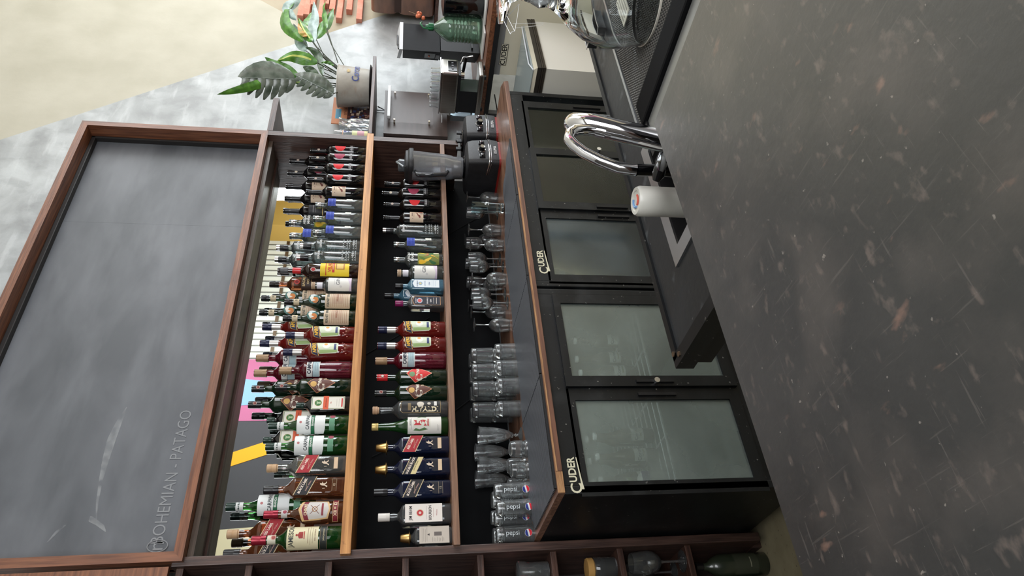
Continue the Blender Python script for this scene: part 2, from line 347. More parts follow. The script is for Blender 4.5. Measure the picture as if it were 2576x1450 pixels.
def tr_mat(name, col, a):
    m = bpy.data.materials.new(name); m.use_nodes = True; nt, n, l = nodes(m); b = n['Principled BSDF']
    b.inputs['Base Color'].default_value = lin(col); b.inputs['Roughness'].default_value = .9
    no = n.new('ShaderNodeTexNoise'); no.inputs['Scale'].default_value = 26; no.inputs['Detail'].default_value = 8
    r = ramp(n, [(.3, (0, 0, 0, 1)), (.7, (a, a, a, 1))]); tc = n.new('ShaderNodeTexCoord'); l.new(tc.outputs['Object'], no.inputs['Vector']); l.new(no.outputs[0], r.inputs[0]); l.new(r.outputs[0], b.inputs['Alpha'])
    return m
dust = tr_mat('chalk_dust', (205, 208, 208), .34); dust2 = tr_mat('thin_chalk_dust', (190, 193, 195), .25)
smear([(1.47, 2.585), (1.40, 2.598), (1.33, 2.606), (1.25, 2.606), (1.16, 2.602), (1.07, 2.592), (.99, 2.575)], [.002, .012, .016, .013, .007, .004, .001], dust)
smear([(1.02, 2.60), (1.0, 2.585), (.985, 2.56), (.96, 2.535)], [.003, .018, .014, .002], dust)
smear([(.99, 2.68), (.965, 2.70), (.93, 2.72)], [.006, .006, .002], dust2)
# left cabinet of cubbies
cab = thing('cubby_cabinet', 'tall dark wooden cabinet of open cubbies at the end of the bar', 'cabinet', (0, 0, 0))
box('side_panel', WOODV, .800, 2.62, .04, .833, 2.98, 2.262, cab, b=.003)
for z in (2.235, 2.003, 1.727, 1.451, 1.173, .892, .626, .347):
    box('shelf', WOODD, -.6, 2.64, z-.012, .80, 2.975, z+.012, cab, b=.002)
box('back_panel', WOODC, -.6, 2.972, .04, .80, 2.98, 2.25, cab)
box('base_foot', WOODV, .796, 2.70, 0, .83, 2.97, .04, cab)
MB().prism([(-.6, 2.6, 2.262), (.795, 2.6, 2.262), (.795, 2.6, 2.9), (.76, 2.6, 2.9), (.76, 2.6, 2.30), (-.6, 2.6, 2.30)], (0, .02, 0)).build('door_frame', WOODR, cab)
box('door_panel', M((30, 29, 30), .5), -.6, 2.612, 2.30, .765, 2.625, 2.9, cab)
# floating shelves at the other end
fs_ = thing('wall_shelf', 'long dark wooden wall shelf under the potted plant', 'shelf', (0, 0, 0))
box('board', WOODD, 3.16, 2.6, 1.661, 3.922, 2.998, 1.681, fs_, b=.002)
MB().tube([(3.88, 2.99, 1.66), (3.88, 2.99, 1.60), (3.88, 2.96, 1.655)], .004, 6).build('bracket', M((60, 60, 62), .5, 1), fs_)
fs2 = thing('upper_wall_shelf', 'short dark wooden wall shelf beside the chalkboard corner', 'shelf', (0, 0, 0))
box('board', WOODD, 3.137, 2.6, 2.200, 3.432, 2.998, 2.232, fs2, b=.002)
MB().tube([(3.30, 2.99, 2.2), (3.30, 2.99, 2.15), (3.27, 2.97, 2.14), (3.27, 2.96, 2.16)], .005, 6).build('bracket', M((50, 50, 52), .5, 1), fs2)
# ================================================================ back counter and mats
ct = thing('back_counter', 'walnut plywood counter board resting on the two black fridges', 'counter', (0, 0, 0))
MB().prism([(.843, 2.165, .936), (.843, 2.96, .936), (3.16, 2.96, .936), (3.19, 2.25, .936), (3.12, 2.165, .936)], (0, 0, .024)).build('worktop', WOODM, ct)
box('front_veneer', noisy('dark_veneer', (86, 56, 42), (116, 78, 60), 5, (1, 20, 20), rough=.5), .92, 2.1615, .9365, 3.12, 2.1652, .953, ct)
box('raw_edge', PLY, .92, 2.1617, .953, 2.3, 2.1652, .9595, ct); box('raw_edge', PLY, .844, 2.161, .9365, .918, 2.1652, .9595, ct)
RIB = bpy.data.materials.new('ribbed_black_rubber'); RIB.use_nodes = True; nt, n_, l_ = nodes(RIB); b_ = n_['Principled BSDF']
b_.inputs['Roughness'].default_value = .42
tc = n_.new('ShaderNodeTexCoord'); wv = n_.new('ShaderNodeTexWave'); wv.bands_direction = 'DIAGONAL'; wv.inputs['Scale'].default_value = 52; wv.inputs['Distortion'].default_value = .0
l_.new(tc.outputs['Object'], wv.inputs['Vector']); rr = ramp(n_, [(.35, lin((16, 17, 20))), (.7, lin((124, 128, 136)))]); l_.new(wv.outputs['Fac'], rr.inputs[0]); l_.new(rr.outputs[0], b_.inputs['Base Color'])
bu = n_.new('ShaderNodeBump'); bu.inputs['Strength'].default_value = .8; bu.inputs['Distance'].default_value = .002; l_.new(wv.outputs['Fac'], bu.inputs['Height']); l_.new(bu.outputs[0], b_.inputs['Normal'])
seams = [.862, 1.31, 1.785, 2.262, 2.66]
mlab = ['ribbed black bar mat at the open end of the counter, below the soda glasses', 'ribbed black bar mat in front of the stacked tumblers', 'ribbed black bar mat in front of the lone upturned goblet', 'ribbed black bar mat with a torn hole beside the blender']
for i in range(4):
    x0, x1 = seams[i]+.003, seams[i+1]-.003; nx, ny = 30, 10
    back = 2.58 if i < 3 else 2.5
    mb = MB(); vs = []
    for lay in (0, 1):
        for j in range(ny+1):
            for k in range(nx+1):
                u, v = k/nx, j/ny; X = x0+(x1-x0)*u; Y = 2.182+(back-2.182)*v
                if i == 3: Y = 2.19+(2.56-.30*max(0, (u-.15))**1.1-2.19)*v
                if i == 0: Y += .02*math.sin(u*7)*v
                wobble = .012*max(0, math.sin(u*PI*2.2+i))**2*v*v*(1 if i in (0, 3) else .35)
                vs.append((X, Y, .9605+lay*.006+wobble))
    N = (nx+1)*(ny+1); fs = []
    for j in range(ny):
        for k in range(nx):
            a = j*(nx+1)+k; fs += [(a, a+nx+1, a+nx+2, a+1), (N+a, N+a+1, N+a+nx+2, N+a+nx+1)]
    for k in range(nx):
        a = k; fs.append((a, a+1, N+a+1, N+a)); a = ny*(nx+1)+k; fs.append((a+1, a, N+a, N+a+1))
    for j in range(ny):
        a = j*(nx+1); fs.append((a, N+a, N+a+nx+1, a+nx+1)); a += nx; fs.append((a, a+nx+1, N+a+nx+1, N+a))
    mb.add(vs, fs); o = mb.build('bar_mat', RIB, smooth=40); tag(o, mlab[i], 'mat', 'ribbed bar mats along the counter')
    box('border', RUBBER, x0-.001, 2.172, .9605, x1+.001, 2.183, .969, o)
# ================================================================ fridges
def foggy(name, col, a0, a1, rough=.35):
    m = bpy.data.materials.new(name); m.use_nodes = True; nt, n, l = nodes(m); n.remove(n['Principled BSDF']); out = n['Material Output']
    tr = n.new('ShaderNodeBsdfTransparent'); tr.inputs[0].default_value = (.85, .9, .88, 1); df = n.new('ShaderNodeBsdfTranslucent'); df.inputs[0].default_value = lin(col)
    d2 = n.new('ShaderNodeBsdfDiffuse'); d2.inputs[0].default_value = lin(col); ad = n.new('ShaderNodeMixShader'); ad.inputs[0].default_value = .4; l.new(d2.outputs[0], ad.inputs[1]); l.new(df.outputs[0], ad.inputs[2])
    tc = n.new('ShaderNodeTexCoord'); no = n.new('ShaderNodeTexNoise'); no.inputs['Scale'].default_value = 3.2; no.inputs['Detail'].default_value = 7; l.new(tc.outputs['Object'], no.inputs['Vector'])
    r = ramp(n, [(.35, (a0,)*3+(1,)), (.68, (a1,)*3+(1,))]); l.new(no.outputs[0], r.inputs[0])
    mx = n.new('ShaderNodeMixShader'); l.new(r.outputs[0], mx.inputs[0]); l.new(tr.outputs[0], mx.inputs[1]); l.new(ad.outputs[0], mx.inputs[2])
    gl = n.new('ShaderNodeBsdfGlossy'); gl.inputs['Roughness'].default_value = .08; fr = n.new('ShaderNodeFresnel'); m2 = n.new('ShaderNodeMixShader')
    l.new(fr.outputs[0], m2.inputs[0]); l.new(mx.outputs[0], m2.inputs[1]); l.new(gl.outputs[0], m2.inputs[2]); l.new(m2.outputs[0], out.inputs[0]); return m
FOG1 = foggy('misted_fridge_glass', (170, 182, 176), .3, .55); FOG2 = foggy('lightly_misted_glass', (150, 165, 170), .12, .42); FOG3 = foggy('clear_fridge_glass', (110, 120, 105), .03, .16)
WIRE = M((205, 208, 205), .35, .3, name='white_coated_wire')
def logo(par, x, z, y, s, col=(205, 200, 175)):
    print_mesh([('t', 'C', x-.046*s, z-.003*s, .05*s, col, 0, .012), ('t', 'UDER', x+.014*s, z+.004*s, .034*s, col, 0, .025, .95),
                ('p', [(x-.05*s, z-.026*s), (x-.02*s, z-.022*s), (x+.055*s, z-.015*s), (x+.055*s, z-.012*s), (x-.02*s, z-.017*s), (x-.05*s, z-.018*s)], col)], 'logo_badge', par, y=y)
def fridge(name, label, x0, x1, panes, knobs, lx):
    t = thing(name, label, 'fridge', (0, 0, 0)); y0, y1, top, bot = 2.18, 2.93, .934, .06; B = BLACKM
    box('side_wall', B, x0, y0, bot, x0+.03, y1, top, t, b=.004); box('side_wall', B, x1-.03, y0, bot, x1, y1, top, t, b=.004)
    box('fascia', B, x0+.03, y0, .866, x1-.03, y1, top, t); box('kick_panel', B, x0+.03, y0+.005, bot, x1-.03, y1, .19, t)
    liner = M((150, 158, 155), .6)
    box('liner_back', liner, x0+.03, y1-.03, .19, x1-.03, y1, .866, t); box('liner_floor', liner, x0+.03, y0+.05, .19, x1-.03, y1-.03, .20, t)
    for fx in (x0+.06, x1-.1): box('foot', RUBBER, fx, y0+.05, 0, fx+.04, y0+.09, bot, t); box('foot', RUBBER, fx, y1-.1, 0, fx+.04, y1-.06, bot, t)
    for z in (.50,):
        sh = MB()
        for k in range(13): sh.tube([(x0+.035, y0+.07+k*.05, z), (x1-.035, y0+.07+k*.05, z)], .003, 6)
        for k in range(5): xx = x0+.05+(x1-x0-.1)*k/4; sh.tube([(xx, y0+.06, z-.004), (xx, y1-.04, z-.004)], .004, 6)
        sh.tube([(x0+.035, y0+.065, z), (x1-.035, y0+.065, z)], .006, 8)
        sh.build('wire_shelf', WIRE, t)
    l = bpy.data.lights.new('fridge_lamp', 'AREA'); l.shape = 'RECTANGLE'; l.size = (x1-x0)*.8; l.size_y = .04; l.energy = 1.0; l.color = (.85, .95, 1); lo = bpy.data.objects.new('fridge_lamp', l); C.objects.link(lo); lo.location = ((x0+x1)/2, y0+.1, .86); lo.rotation_euler = (.5, 0, 0)
    for i, (a, b, g, dy) in enumerate(panes):
        f = .045 if dy == 0 else .05; yy = y0-.012+dy
        d = MB(); d.box(a-f, yy, .236, a, yy+.022, .846); d.box(b, yy, .236, b+f, yy+.022, .846); d.box(a-f, yy, .846, b+f, yy+.022, .875); d.box(a-f, yy, .192, b+f, yy+.022, .236)
        dd = d.build('sliding_door', B, t)
        box('pane', g, a, yy+.008, .236, b, yy+.013, .846, dd)
        box('grip', M((16, 16, 18), .5), b+f*.3 if dy else a-f*.7, yy-.008, .45, (b+f*.3 if dy else a-f*.7)+.012, yy, .6, dd)
    for kx, kz in knobs:
        k = MB().cyl((kx, y0-.013, kz), (kx, y0-.032, kz), .009, .011, 14).build('lock_knob', CHROME, t, smooth=30)
    logo(t, lx, .892, y0-.0005, 1.1)
    return t
fridge('bottle_fridge', 'black two-door bar fridge with misted glass nearest the cubby cabinet', .845, 1.722, [(.885, 1.2, FOG1, .012), (1.297, 1.64, FOG1, 0)], [(1.268, .522)], .915)
fridge('bottle_fridge', 'black three-door bar fridge with clearer glass under the blenders', 1.735, 3.06, [(1.80, 2.13, FOG2, .012), (2.225, 2.55, FOG3, 0), (2.61, 2.93, FOG3, .012)], [(2.19, .43), (2.59, .525)], 1.87)
# ================================================================ sink island and bar top
isl = thing('sink_island', 'narrow black steel sink bench with a bolted rim behind the bar top', 'bench', (0, 0, 0))
ZI = .9
m = MB(); m.box(.76, .62, ZI-.006, .93, 1.18, ZI); m.box(1.25, .62, ZI-.006, 3.1, 1.18, ZI); m.box(.93, .62, ZI-.006, 1.25, .80, ZI); m.box(.93, 1.05, ZI-.006, 1.25, 1.18, ZI)
m.build('worktop', STEELT, isl)
rim = BLACKM
box('front_rim', rim, .752, 1.18, ZI-.03, 3.1, 1.2, ZI+.006, isl); box('end_rim', rim, .735, .62, ZI-.035, .765, 1.2, ZI+.006, isl)
for p in ((.765, 1.19), (.75, 1.165)): MB().cyl((p[0], p[1], ZI+.006), (p[0], p[1], ZI+.009), .006, seg=10).build('rivet', M((150, 130, 110), .4, 1), isl)
box('apron', M((22, 22, 24), .5), .745, .64, ZI-.075, .76, 1.19, ZI-.035, isl)
box('leg', noisy('brown_painted_leg', (70, 64, 60), (84, 78, 72), 5, rough=.6), .80, 1.10, 0, .84, 1.14, ZI-.035, isl); box('leg', M((74, 68, 64), .6), 3.0, 1.10, 0, 3.04, 1.14, ZI-.035, isl)
box('lower_rail', M((74, 68, 64), .6), .80, .66, .72, .84, 1.10, .78, isl)
# red crate seen below the bench
cr = thing('red_crate', 'dark red crate on the floor under the black sink bench', 'crate', (1.02, .93, 0))
m = MB(); m.box(-.16, -.13, 0, .16, .13, .02); m.box(-.16, -.13, .02, -.15, .13, .3); m.box(.15, -.13, .02, .16, .13, .3); m.box(-.15, -.13, .02, .15, -.12, .3); m.box(-.15, .12, .02, .15, .13, .3)
m.build('shell', M((112, 30, 34), .5), cr); box('rim', M((120, 34, 38), .5), -.165, .13, .27, .165, .138, .3, cr)
# sink bowl
sk = thing('sink', 'stainless rectangular sink let into the black bench', 'sink', (0, 0, 0))
m = MB(); x0, x1, y0, y1 = .915, 1.29, .76, 1.075; i_ = .035
m.prism([(x0, y0, ZI), (x1, y0, ZI), (x1, y0+i_, ZI), (x0, y0+i_, ZI)], (0, 0, .005)); m.prism([(x0, y1-i_, ZI), (x1, y1-i_, ZI), (x1, y1, ZI), (x0, y1, ZI)], (0, 0, .005))
m.prism([(x0, y0+i_, ZI), (x0+i_, y0+i_, ZI), (x0+i_, y1-i_, ZI), (x0, y1-i_, ZI)], (0, 0, .005)); m.prism([(x1-i_, y0+i_, ZI), (x1, y0+i_, ZI), (x1, y1-i_, ZI), (x1-i_, y1-i_, ZI)], (0, 0, .005))
m.build('rim', STAINL, sk)
m = MB(); a, b, c, d = x0+i_, x1-i_, y0+i_, y1-i_; m.box(a-.002, c, ZI-.18, a, d, ZI); m.box(b, c, ZI-.18, b+.002, d, ZI); m.box(a, c-.002, ZI-.18, b, c, ZI); m.box(a, d, ZI-.18, b, d+.002, ZI); m.box(a, c, ZI-.182, b, d, ZI-.18)
m.build('bowl', M((120, 120, 122), .35, 1), sk)
bar = thing('bar_counter', 'worn scratched black bar top filling the near foreground', 'bar counter', (0, 0, 0))
MB().prism([(-1.6, -.35, 1.072), (.858, -.35, 1.072), (.858, .655, 1.072), (-1.6, .668, 1.072)], (0, 0, .028)).build('bar_top', BARTOP, bar)
MB().prism([(-1.6, .662, 1.074), (.859, .6545, 1.074), (.859, .6575, 1.074), (-1.6, .669, 1.074)], (0, 0, .0245)).build('worn_edge', noisy('rubbed_copper_edge', (96, 76, 68), (150, 104, 86), 12, (1, 1, 1), rough=.5), bar)
box('body', M((26, 24, 24), .6), -1.6, -.3, 0, .82, .58, 1.072, bar)
lg = thing('drip_ledge', 'glossy black steel ledge stepping down past the end of the bar top', 'ledge', (0, 0, 0))
box('tray_floor', M((150, 150, 148), .35, .5), .873, -.1, .985, 1.115, .755, .995, lg); box('tray_corner', M((150, 150, 148), .35, .5), 1.025, .755, .985, 1.115, .845, .995, lg); box('raised_lip', M((10, 10, 12), .8, spec=.15), 1.115, -.1, .97, 1.185, .86, 1.005, lg, b=.006)
box('end_lip', M((20, 20, 22), .35), 1.025, .845, .93, 1.115, .862, 1.0, lg); box('support', M((20, 20, 22), .5), 1.04, .64, ZI, 1.11, .83, .985, lg)
gw = box('gap_strip', M((10, 10, 12), .5), .86, -.1, .99, .872, .655, 1.06, lg)
# bumpy drip mat
dm = thing('drip_mat', 'studded black rubber drip mat lying on the bench beside the big glass', 'mat', (0, 0, 0))
box('base', M((18, 18, 20), .5), 1.33, .28, ZI, 2.25, 1.035, ZI+.008, dm)
m = MB()
for i in range(100):
    for j in range(84):
        x, y = 1.345+i*.009, .29+j*.009
        if x > 2.24 or y > 1.03: continue
        m.add([(x-.0022, y-.0022, ZI+.008), (x+.0022, y-.0022, ZI+.008), (x+.0022, y+.0022, ZI+.008), (x-.0022, y+.0022, ZI+.008), (x, y, ZI+.0125)], [(0, 1, 4), (1, 2, 4), (2, 3, 4), (3, 0, 4)])
st = m.build('studs', M((104, 101, 97), .25, name='shiny_rubber_studs'), dm); st['kind'] = 'stuff'
box('edge_strip', M((190, 192, 195), .3, .8), 1.32, 1.04, ZI, 2.25, 1.05, ZI+.01, dm)
# ================================================================ bottles
def tint(name, c, tr, rough=.04, spec=.5):
    m = bpy.data.materials.new(name); m.use_nodes = True; b = m.node_tree.nodes['Principled BSDF']
    b.inputs['Base Color'].default_value = lin(c); b.inputs['Transmission Weight'].default_value = tr; b.inputs['Roughness'].default_value = rough; b.inputs['IOR'].default_value = 1.45
    b.inputs['Coat Weight'].default_value = .6; b.inputs['Coat Roughness'].default_value = .03; return m
DARKW = tint('dark_wine_glass', (16, 15, 16), 0); DGREEN = tint('dark_green_bottle_glass', (26, 48, 32), .5); GREEN = tint('green_bottle_glass', (46, 112, 48), .8)
AMBER = tint('amber_spirit', (150, 86, 52), .8); BROWN = tint('brown_spirit', (84, 42, 28), .45); DBROWN = tint('dark_brown_glass', (44, 28, 24), .3)
ORANGE = tint('orange_red_aperitif', (140, 38, 34), .6); CRIMS = tint('crimson_bitter', (98, 20, 36), .45); BLUEG = tint('pale_blue_glass', (120, 190, 225), .8); SMOKE = tint('smoky_clear_glass', (205, 210, 212), .94)
BLUEB = tint('blue_black_glass', (24, 31, 54), .3); PURP = tint('mulberry_spirit', (80, 30, 44), .5)
def bprof(R, H, zs, rn, zn, lip=0, heel=.004, top=None, bulge=0):
    p = [(0, .004), (R*.8, .002), (R-.003, 0), (R, heel), (R, zs*.5), (R*(1+bulge), zs)]
    for k in range(1, 7):
        t = k/6; p.append((rn+(R-rn)*(.5+.5*math.cos(PI*t)), zs+(zn-zs)*t))
    p += [(rn, zn+(H-zn)*.5), (rn, H-.012), (rn+.0015, H-.010), (rn+.0015, H)]
    return p
INK = (40, 36, 34); PAPER = (222, 216, 204)
def fine(x0, x1, z, n, dz, c=(120, 112, 104), h=.0009): return [('r', x0+(k % 2)*.002, z-k*dz, x1-(k % 3)*.003, z-k*dz+h, c) for k in range(n)]
T = {}
def btype(key, H, R, prof, body, cap, labels=(), neck=None, sq=0, dy=1, liquid=None, flat=False, extra=None):
    T[key] = dict(H=H, R=R, prof=prof, body=body, cap=cap, labels=labels, neck=neck, sq=sq, dy=dy, liquid=liquid, flat=flat, extra=extra, obj=None)
def make_bottle(key, label, loc, group):
    t = T[key]; o = thing('bottle', label, 'bottle', loc, 0, group)
    MB().lathe(t['prof'], 28 if not t['sq'] else 32, sq=t['sq'], dy=t['dy'], R=t['R'] if t['sq'] else None).build('glass_body', t['body'], o, smooth=50)
    if t['liquid']:
        lm, zt = t['liquid']; pr = [(max(0, r-.0022), z+.003) for r, z in t['prof'] if z < zt]
        pr.append((max(r for r, z in pr)*1.0 if zt < T[key]['prof'][5][1] else pr[-1][0], zt)); MB().lathe(pr, 24, sq=t['sq'], dy=t['dy'], R=t['R']).build('liquid', lm, o, smooth=50)
    z0, r, hh, m = t['cap'][:4]; kind = t['cap'][4] if len(t['cap']) > 4 else 'screw'
    mb = MB()
    if kind == 'screw': mb.lathe([(r, z0), (r+.0006, z0+.002), (r, z0+hh*.3), (r+.0005, z0+hh*.34), (r, z0+hh*.38), (r, z0+hh-.002), (r-.002, z0+hh)], 20)
    elif kind == 'capsule': mb.lathe([(r+.0003, z0), (r, z0+.003), (r-.0008, z0+hh*.6), (r-.0002, z0+hh*.75), (r+.0006, z0+hh*.8), (r+.0006, z0+hh-.002), (r-.002, z0+hh)], 20)
    elif kind == 'cork': mb.lathe([(r*.8, z0), (r*.85, z0+hh*.3), (r, z0+hh*.34), (r, z0+hh*.62), (r*.93, z0+hh*.65), (r, z0+hh*.7), (r, z0+hh-.002), (r-.002, z0+hh)], 20)
    elif kind == 'jigger':
        mb.lathe([(r*.9, z0), (r, z0+.004), (r+.011, z0+.005), (r+.012, z0+.008), (r+.003, z0+.009), (r-.004, z0+hh-.003), (r-.007, z0+hh)], 22)
    mb.build('jigger_cap' if kind == 'jigger' else 'cap', m, o, smooth=40)
    if t['labels']:
        print_mesh(list(t['labels']), 'label', o, R=None if t['flat'] else t['R'], y=-(t['R']*t['dy'])-.0006)
    if t['neck']: print_mesh(list(t['neck'][1]), 'neck_label', o, R=t['neck'][0])
    if t['extra']: t['extra'](o)
    return o
BK = (24, 24, 26); CORKT = M((150, 122, 92), .45, .2, name='tan_screw_cap'); CAPB = M((22, 22, 24), .3, name='black_cap'); SILV = M((190, 188, 184), .25, 1, name='silver_cap'); REDC = M((140, 30, 48), .3, .4, name='wine_red_cap'); REDB = M((196, 40, 44), .3, name='bright_red_cap'); NAVY = M((28, 32, 60), .3, .2, name='navy_cap'); GRC = M((26, 48, 40), .3, .2, name='dark_green_cap'); WCAP = M((214, 208, 200), .35, name='white_cap')
wp = bprof(.0365, .30, .192, .0138, .222)
def seal(c): return [('p', [(-.026*1+.0, .150)]+[(.026*math.cos(a), .150-.0*a+.024*math.sin(a)) for a in [PI+PI*k/16 for k in range(17)]]+[(.026, .150)], c)]
def seal2(c):  # half disc whose straight edge is to one side
    return [('p', [(.008-.034*math.cos(a), .140+.0285*math.sin(a)) for a in [-PI/2+PI*k/18 for k in range(19)]], c)]
tick = [('r', -.022+k*.0055, .074, -.0185+k*.0055, .084+(k % 2)*.002, (170, 168, 170)) for k in range(9)]+[('r', -.024, .0875, .028, .0885, (150, 150, 150)), ('r', -.02, .068, .024, .069, (120, 120, 120))]
btype('wr', .30, .0365, wp, DARKW, (.222, .0146, .078, CAPB, 'capsule'), seal2((214, 38, 44))+tick, (.0146, [('c', -.002, .256, .007, (176, 160, 150))]))
btype('wp', .30, .0365, wp, DARKW, (.222, .0146, .078, CAPB, 'capsule'), seal2((160, 56, 84))+[('r', -.006, .108, -.004, .114, (170, 150, 90))]+tick, (.0146, [('c', -.002, .256, .0075, (186, 176, 160))]))
horse = [('r', -.045, .095, .045, .165, (206, 184, 160)), ('p', [(-.018, .108), (-.006, .112), (.0, .122), (.012, .126), (.016, .138), (.008, .134), (.004, .128), (-.006, .126), (-.012, .120), (-.018, .118), (-.026, .110), (-.02, .114)], (110, 52, 44)),
         ('p', [(.012, .100), (.03, .100), (.03, .112), (.022, .126), (.016, .116)], (176, 100, 82)), ('r', -.004, .098, -.001, .112, (84, 60, 80)), ('r', .006, .098, .009, .114, (84, 60, 80)), ('r', -.016, .143, .016, .1445, (120, 90, 76)), ('r', -.012, .151, .012, .155, (110, 84, 74)), ('c', -.024, .150, .002, (110, 50, 50))]
btype('wh', .30, .0365, wp, DARKW, (.222, .0146, .078, CAPB, 'capsule'), horse)
btype('wk', .30, .0365, wp, DARKW, (.222, .0146, .078, CAPB, 'capsule'), [('r', -.045, .09, .045, .17, (30, 30, 34)), ('r', -.03, .145, .03, .149, (120, 120, 120)), ('r', -.03, .135, .02, .137, (120, 120, 120)), ('r', -.045, .098, .045, .102, (200, 176, 120))])
vp = bprof(.041, .262, .178, .0165, .206)
BL = (30, 52, 150)
btype('vb', .262, .041, vp, GBOT, (.232, .0175, .030, SILV), [('r', -.032, .150, .032, .192, (54, 74, 168)), ('t', 'ABSOLUT', 0, .178, .016, BL, 0, .02), ('t', 'VODKA', 0, .160, .015, (36, 60, 160), 0, .02), ('r', .004, .06, .036, .092, (214, 214, 206)), ('r', .012, .07, .028, .071, (90, 90, 90)), ('r', .012, .078, .024, .079, (90, 90, 90))])
btype('vm', .262, .041, vp, GBOT, (.232, .0175, .030, SILV), [('r', -.05, .02, .05, .135, (120, 130, 60))]+[('p', [(x+.012*math.cos(a)+.003*math.sin(2*a), z+.02*math.sin(a+k)) for a in [2*PI*i/9 for i in range(9)]], c) for k, (x, z, c) in enumerate([(-.035, .11, (226, 180, 40)), (-.01, .115, (90, 120, 50)), (.02, .108, (230, 196, 60)), (.035, .08, (210, 80, 50)), (-.02, .08, (236, 200, 70)), (.005, .085, (214, 96, 50)), (.02, .06, (60, 110, 60)), (-.035, .055, (50, 100, 56)), (-.005, .045, (228, 170, 50)), (.036, .04, (96, 130, 60))])]+[('t', 'ABSOLUT', 0, .182, .016, (225, 225, 220), 0, .02), ('t', 'MANGO', 0, .162, .017, (225, 225, 220), 0, .02), ('r', .018, .022, .04, .05, (226, 220, 190))])
btype('ve', .302, .037, bprof(.037, .302, .215, .0145, .236), GBOT, (.248, .0165, .054, CAPB), [('t', '*', -.004, .222, .02, (220, 220, 220)), ('t', 'SERNOVA', 0, .196, .0135, (225, 225, 225), 0, .02), ('t', 'VODKA', 0, .18, .006, (210, 210, 210)), ('c', -.008, .034, .006, (190, 190, 190)), ('c', .006, .034, .006, (190, 190, 190))]+[('p', [(x, z), (x+.006, z+.009), (x+.012, z), (x+.006, z+.002)], (168, 172, 172)) for x in (-.036, -.024, -.012, 0, .012, .024) for z in (.018, .03, .05, .062, .08)],
      extra=lambda o: MB().lathe([(.0168, .286), (.0168, .302), (.0150, .3025)], 18).build('cap_top', SILV, o, smooth=40))
btype('cc', .295, .0385, bprof(.0385, .295, .180, .0135, .212), DBROWN, (.258, .0150, .037, M((84, 84, 86), .4, name='grey_pourer')), [('r', -.05, .035, .05, .140, (226, 196, 44)), ('r', -.046, .118, .046, .121, (196, 40, 40)), ('t', 'VELHO', .0, .105, .018, (196, 36, 40), 0, .03), ('r', -.03, .088, .034, .097, (196, 36, 40)), ('t', 'BARREIRO', 0, .0925, .0075, (240, 220, 150)), ('r', -.016, .052, .022, .084, (170, 110, 60)), ('r', -.012, .056, .018, .080, (222, 190, 110)), ('c', .03, .045, .005, (176, 60, 50)), ('c', -.018, .165, .010, (200, 196, 190)), ('c', -.018, .165, .0075, (176, 40, 44))],
      extra=lambda o: MB().lathe([(.0142, .212), (.0148, .22), (.0148, .240), (.0142, .242)], 18).build('neck_band', REDB, o, smooth=40))
btype('gn', .235, .042, bprof(.042, .235, .155, .0165, .178), GBOT, (.205, .019, .030, M((176, 150, 124), .6, name='cork_stopper'), 'cork'), [('r', -.055, .032, .055, .148, (222, 220, 214)), ('p', [(-.055, .032), (.055, .032), (.055, .055), (.01, .05), (-.02, .04), (-.055, .045)], (206, 190, 208)), ('t', 'GIN', .0, .098, .026, (90, 92, 98), 0, 0), ('r', -.02, .115, .02, .1158, (120, 120, 120)), ('c', -.03, .085, .006, (200, 198, 196))],
      extra=lambda o: MB().lathe([(.018, .178), (.0178, .206)], 18, cap=False).build('neck_seal', M((210, 206, 214), .5), o, smooth=40))
btype('bc', .29, .038, bprof(.038, .29, .19, .0135, .215), AMBER, (.25, .0155, .04, M((34, 30, 26), .3, .4)), [('r', -.05, .02, .05, .150, (52, 34, 26)), ('c', -.01, .168, .012, (190, 60, 50)), ('c', -.01, .168, .008, (120, 30, 30)), ('t', 'BACARDI', 0, .138, .015, (214, 184, 130), 0, .02), ('t', 'OCHO', 0, .12, .013, (226, 200, 150), 0, .02), ('r', -.03, .105, .03, .107, (200, 160, 110))])
fp = bprof(.040, .315, .150, .0135, .240)
eagle = [('c', -.008, .186, .0235, (66, 110, 104)), ('c', -.014, .180, .014, (196, 120, 60)), ('p', [(-.022, .196), (-.004, .204), (.008, .196), (.0, .186), (-.010, .190), (-.016, .178)], (226, 222, 210)), ('p', [(.0, .200), (.012, .200), (.016, .186), (.010, .172), (.004, .184)], (186, 196, 196))]
btype('fb', .315, .040, fp, DGREEN, (.283, .0152, .032, CAPB), [('p', [(-.052, .030), (.052, .030), (.055, .034), (.055, .134), (.052, .138), (-.052, .138), (-.055, .134), (-.055, .034)], (196, 176, 150)), ('t', 'FERNET BRANCA', .004, .124, .0145, (48, 58, 52), 0, .02, .85), ('r', -.03, .060, .03, .106, (186, 160, 136))]+fine(-.045, .045, .112, 10, .008, (160, 110, 84))+[('t', 'BRANCA', 0, .083, .010, (150, 84, 60))]+eagle,
      (.0146, [('r', -.03, .252, .03, .276, (196, 180, 150)), ('t', 'B', 0, .264, .014, (60, 56, 50))]))
ap = bprof(.041, .300, .180, .0148, .218)
def bandA(o): MB().lathe([(.0152, .222), (.0155, .25), (.0155, .262)], 18, cap=False).build('neck_sleeve', M((190, 186, 180), .3, .6), o, smooth=40)
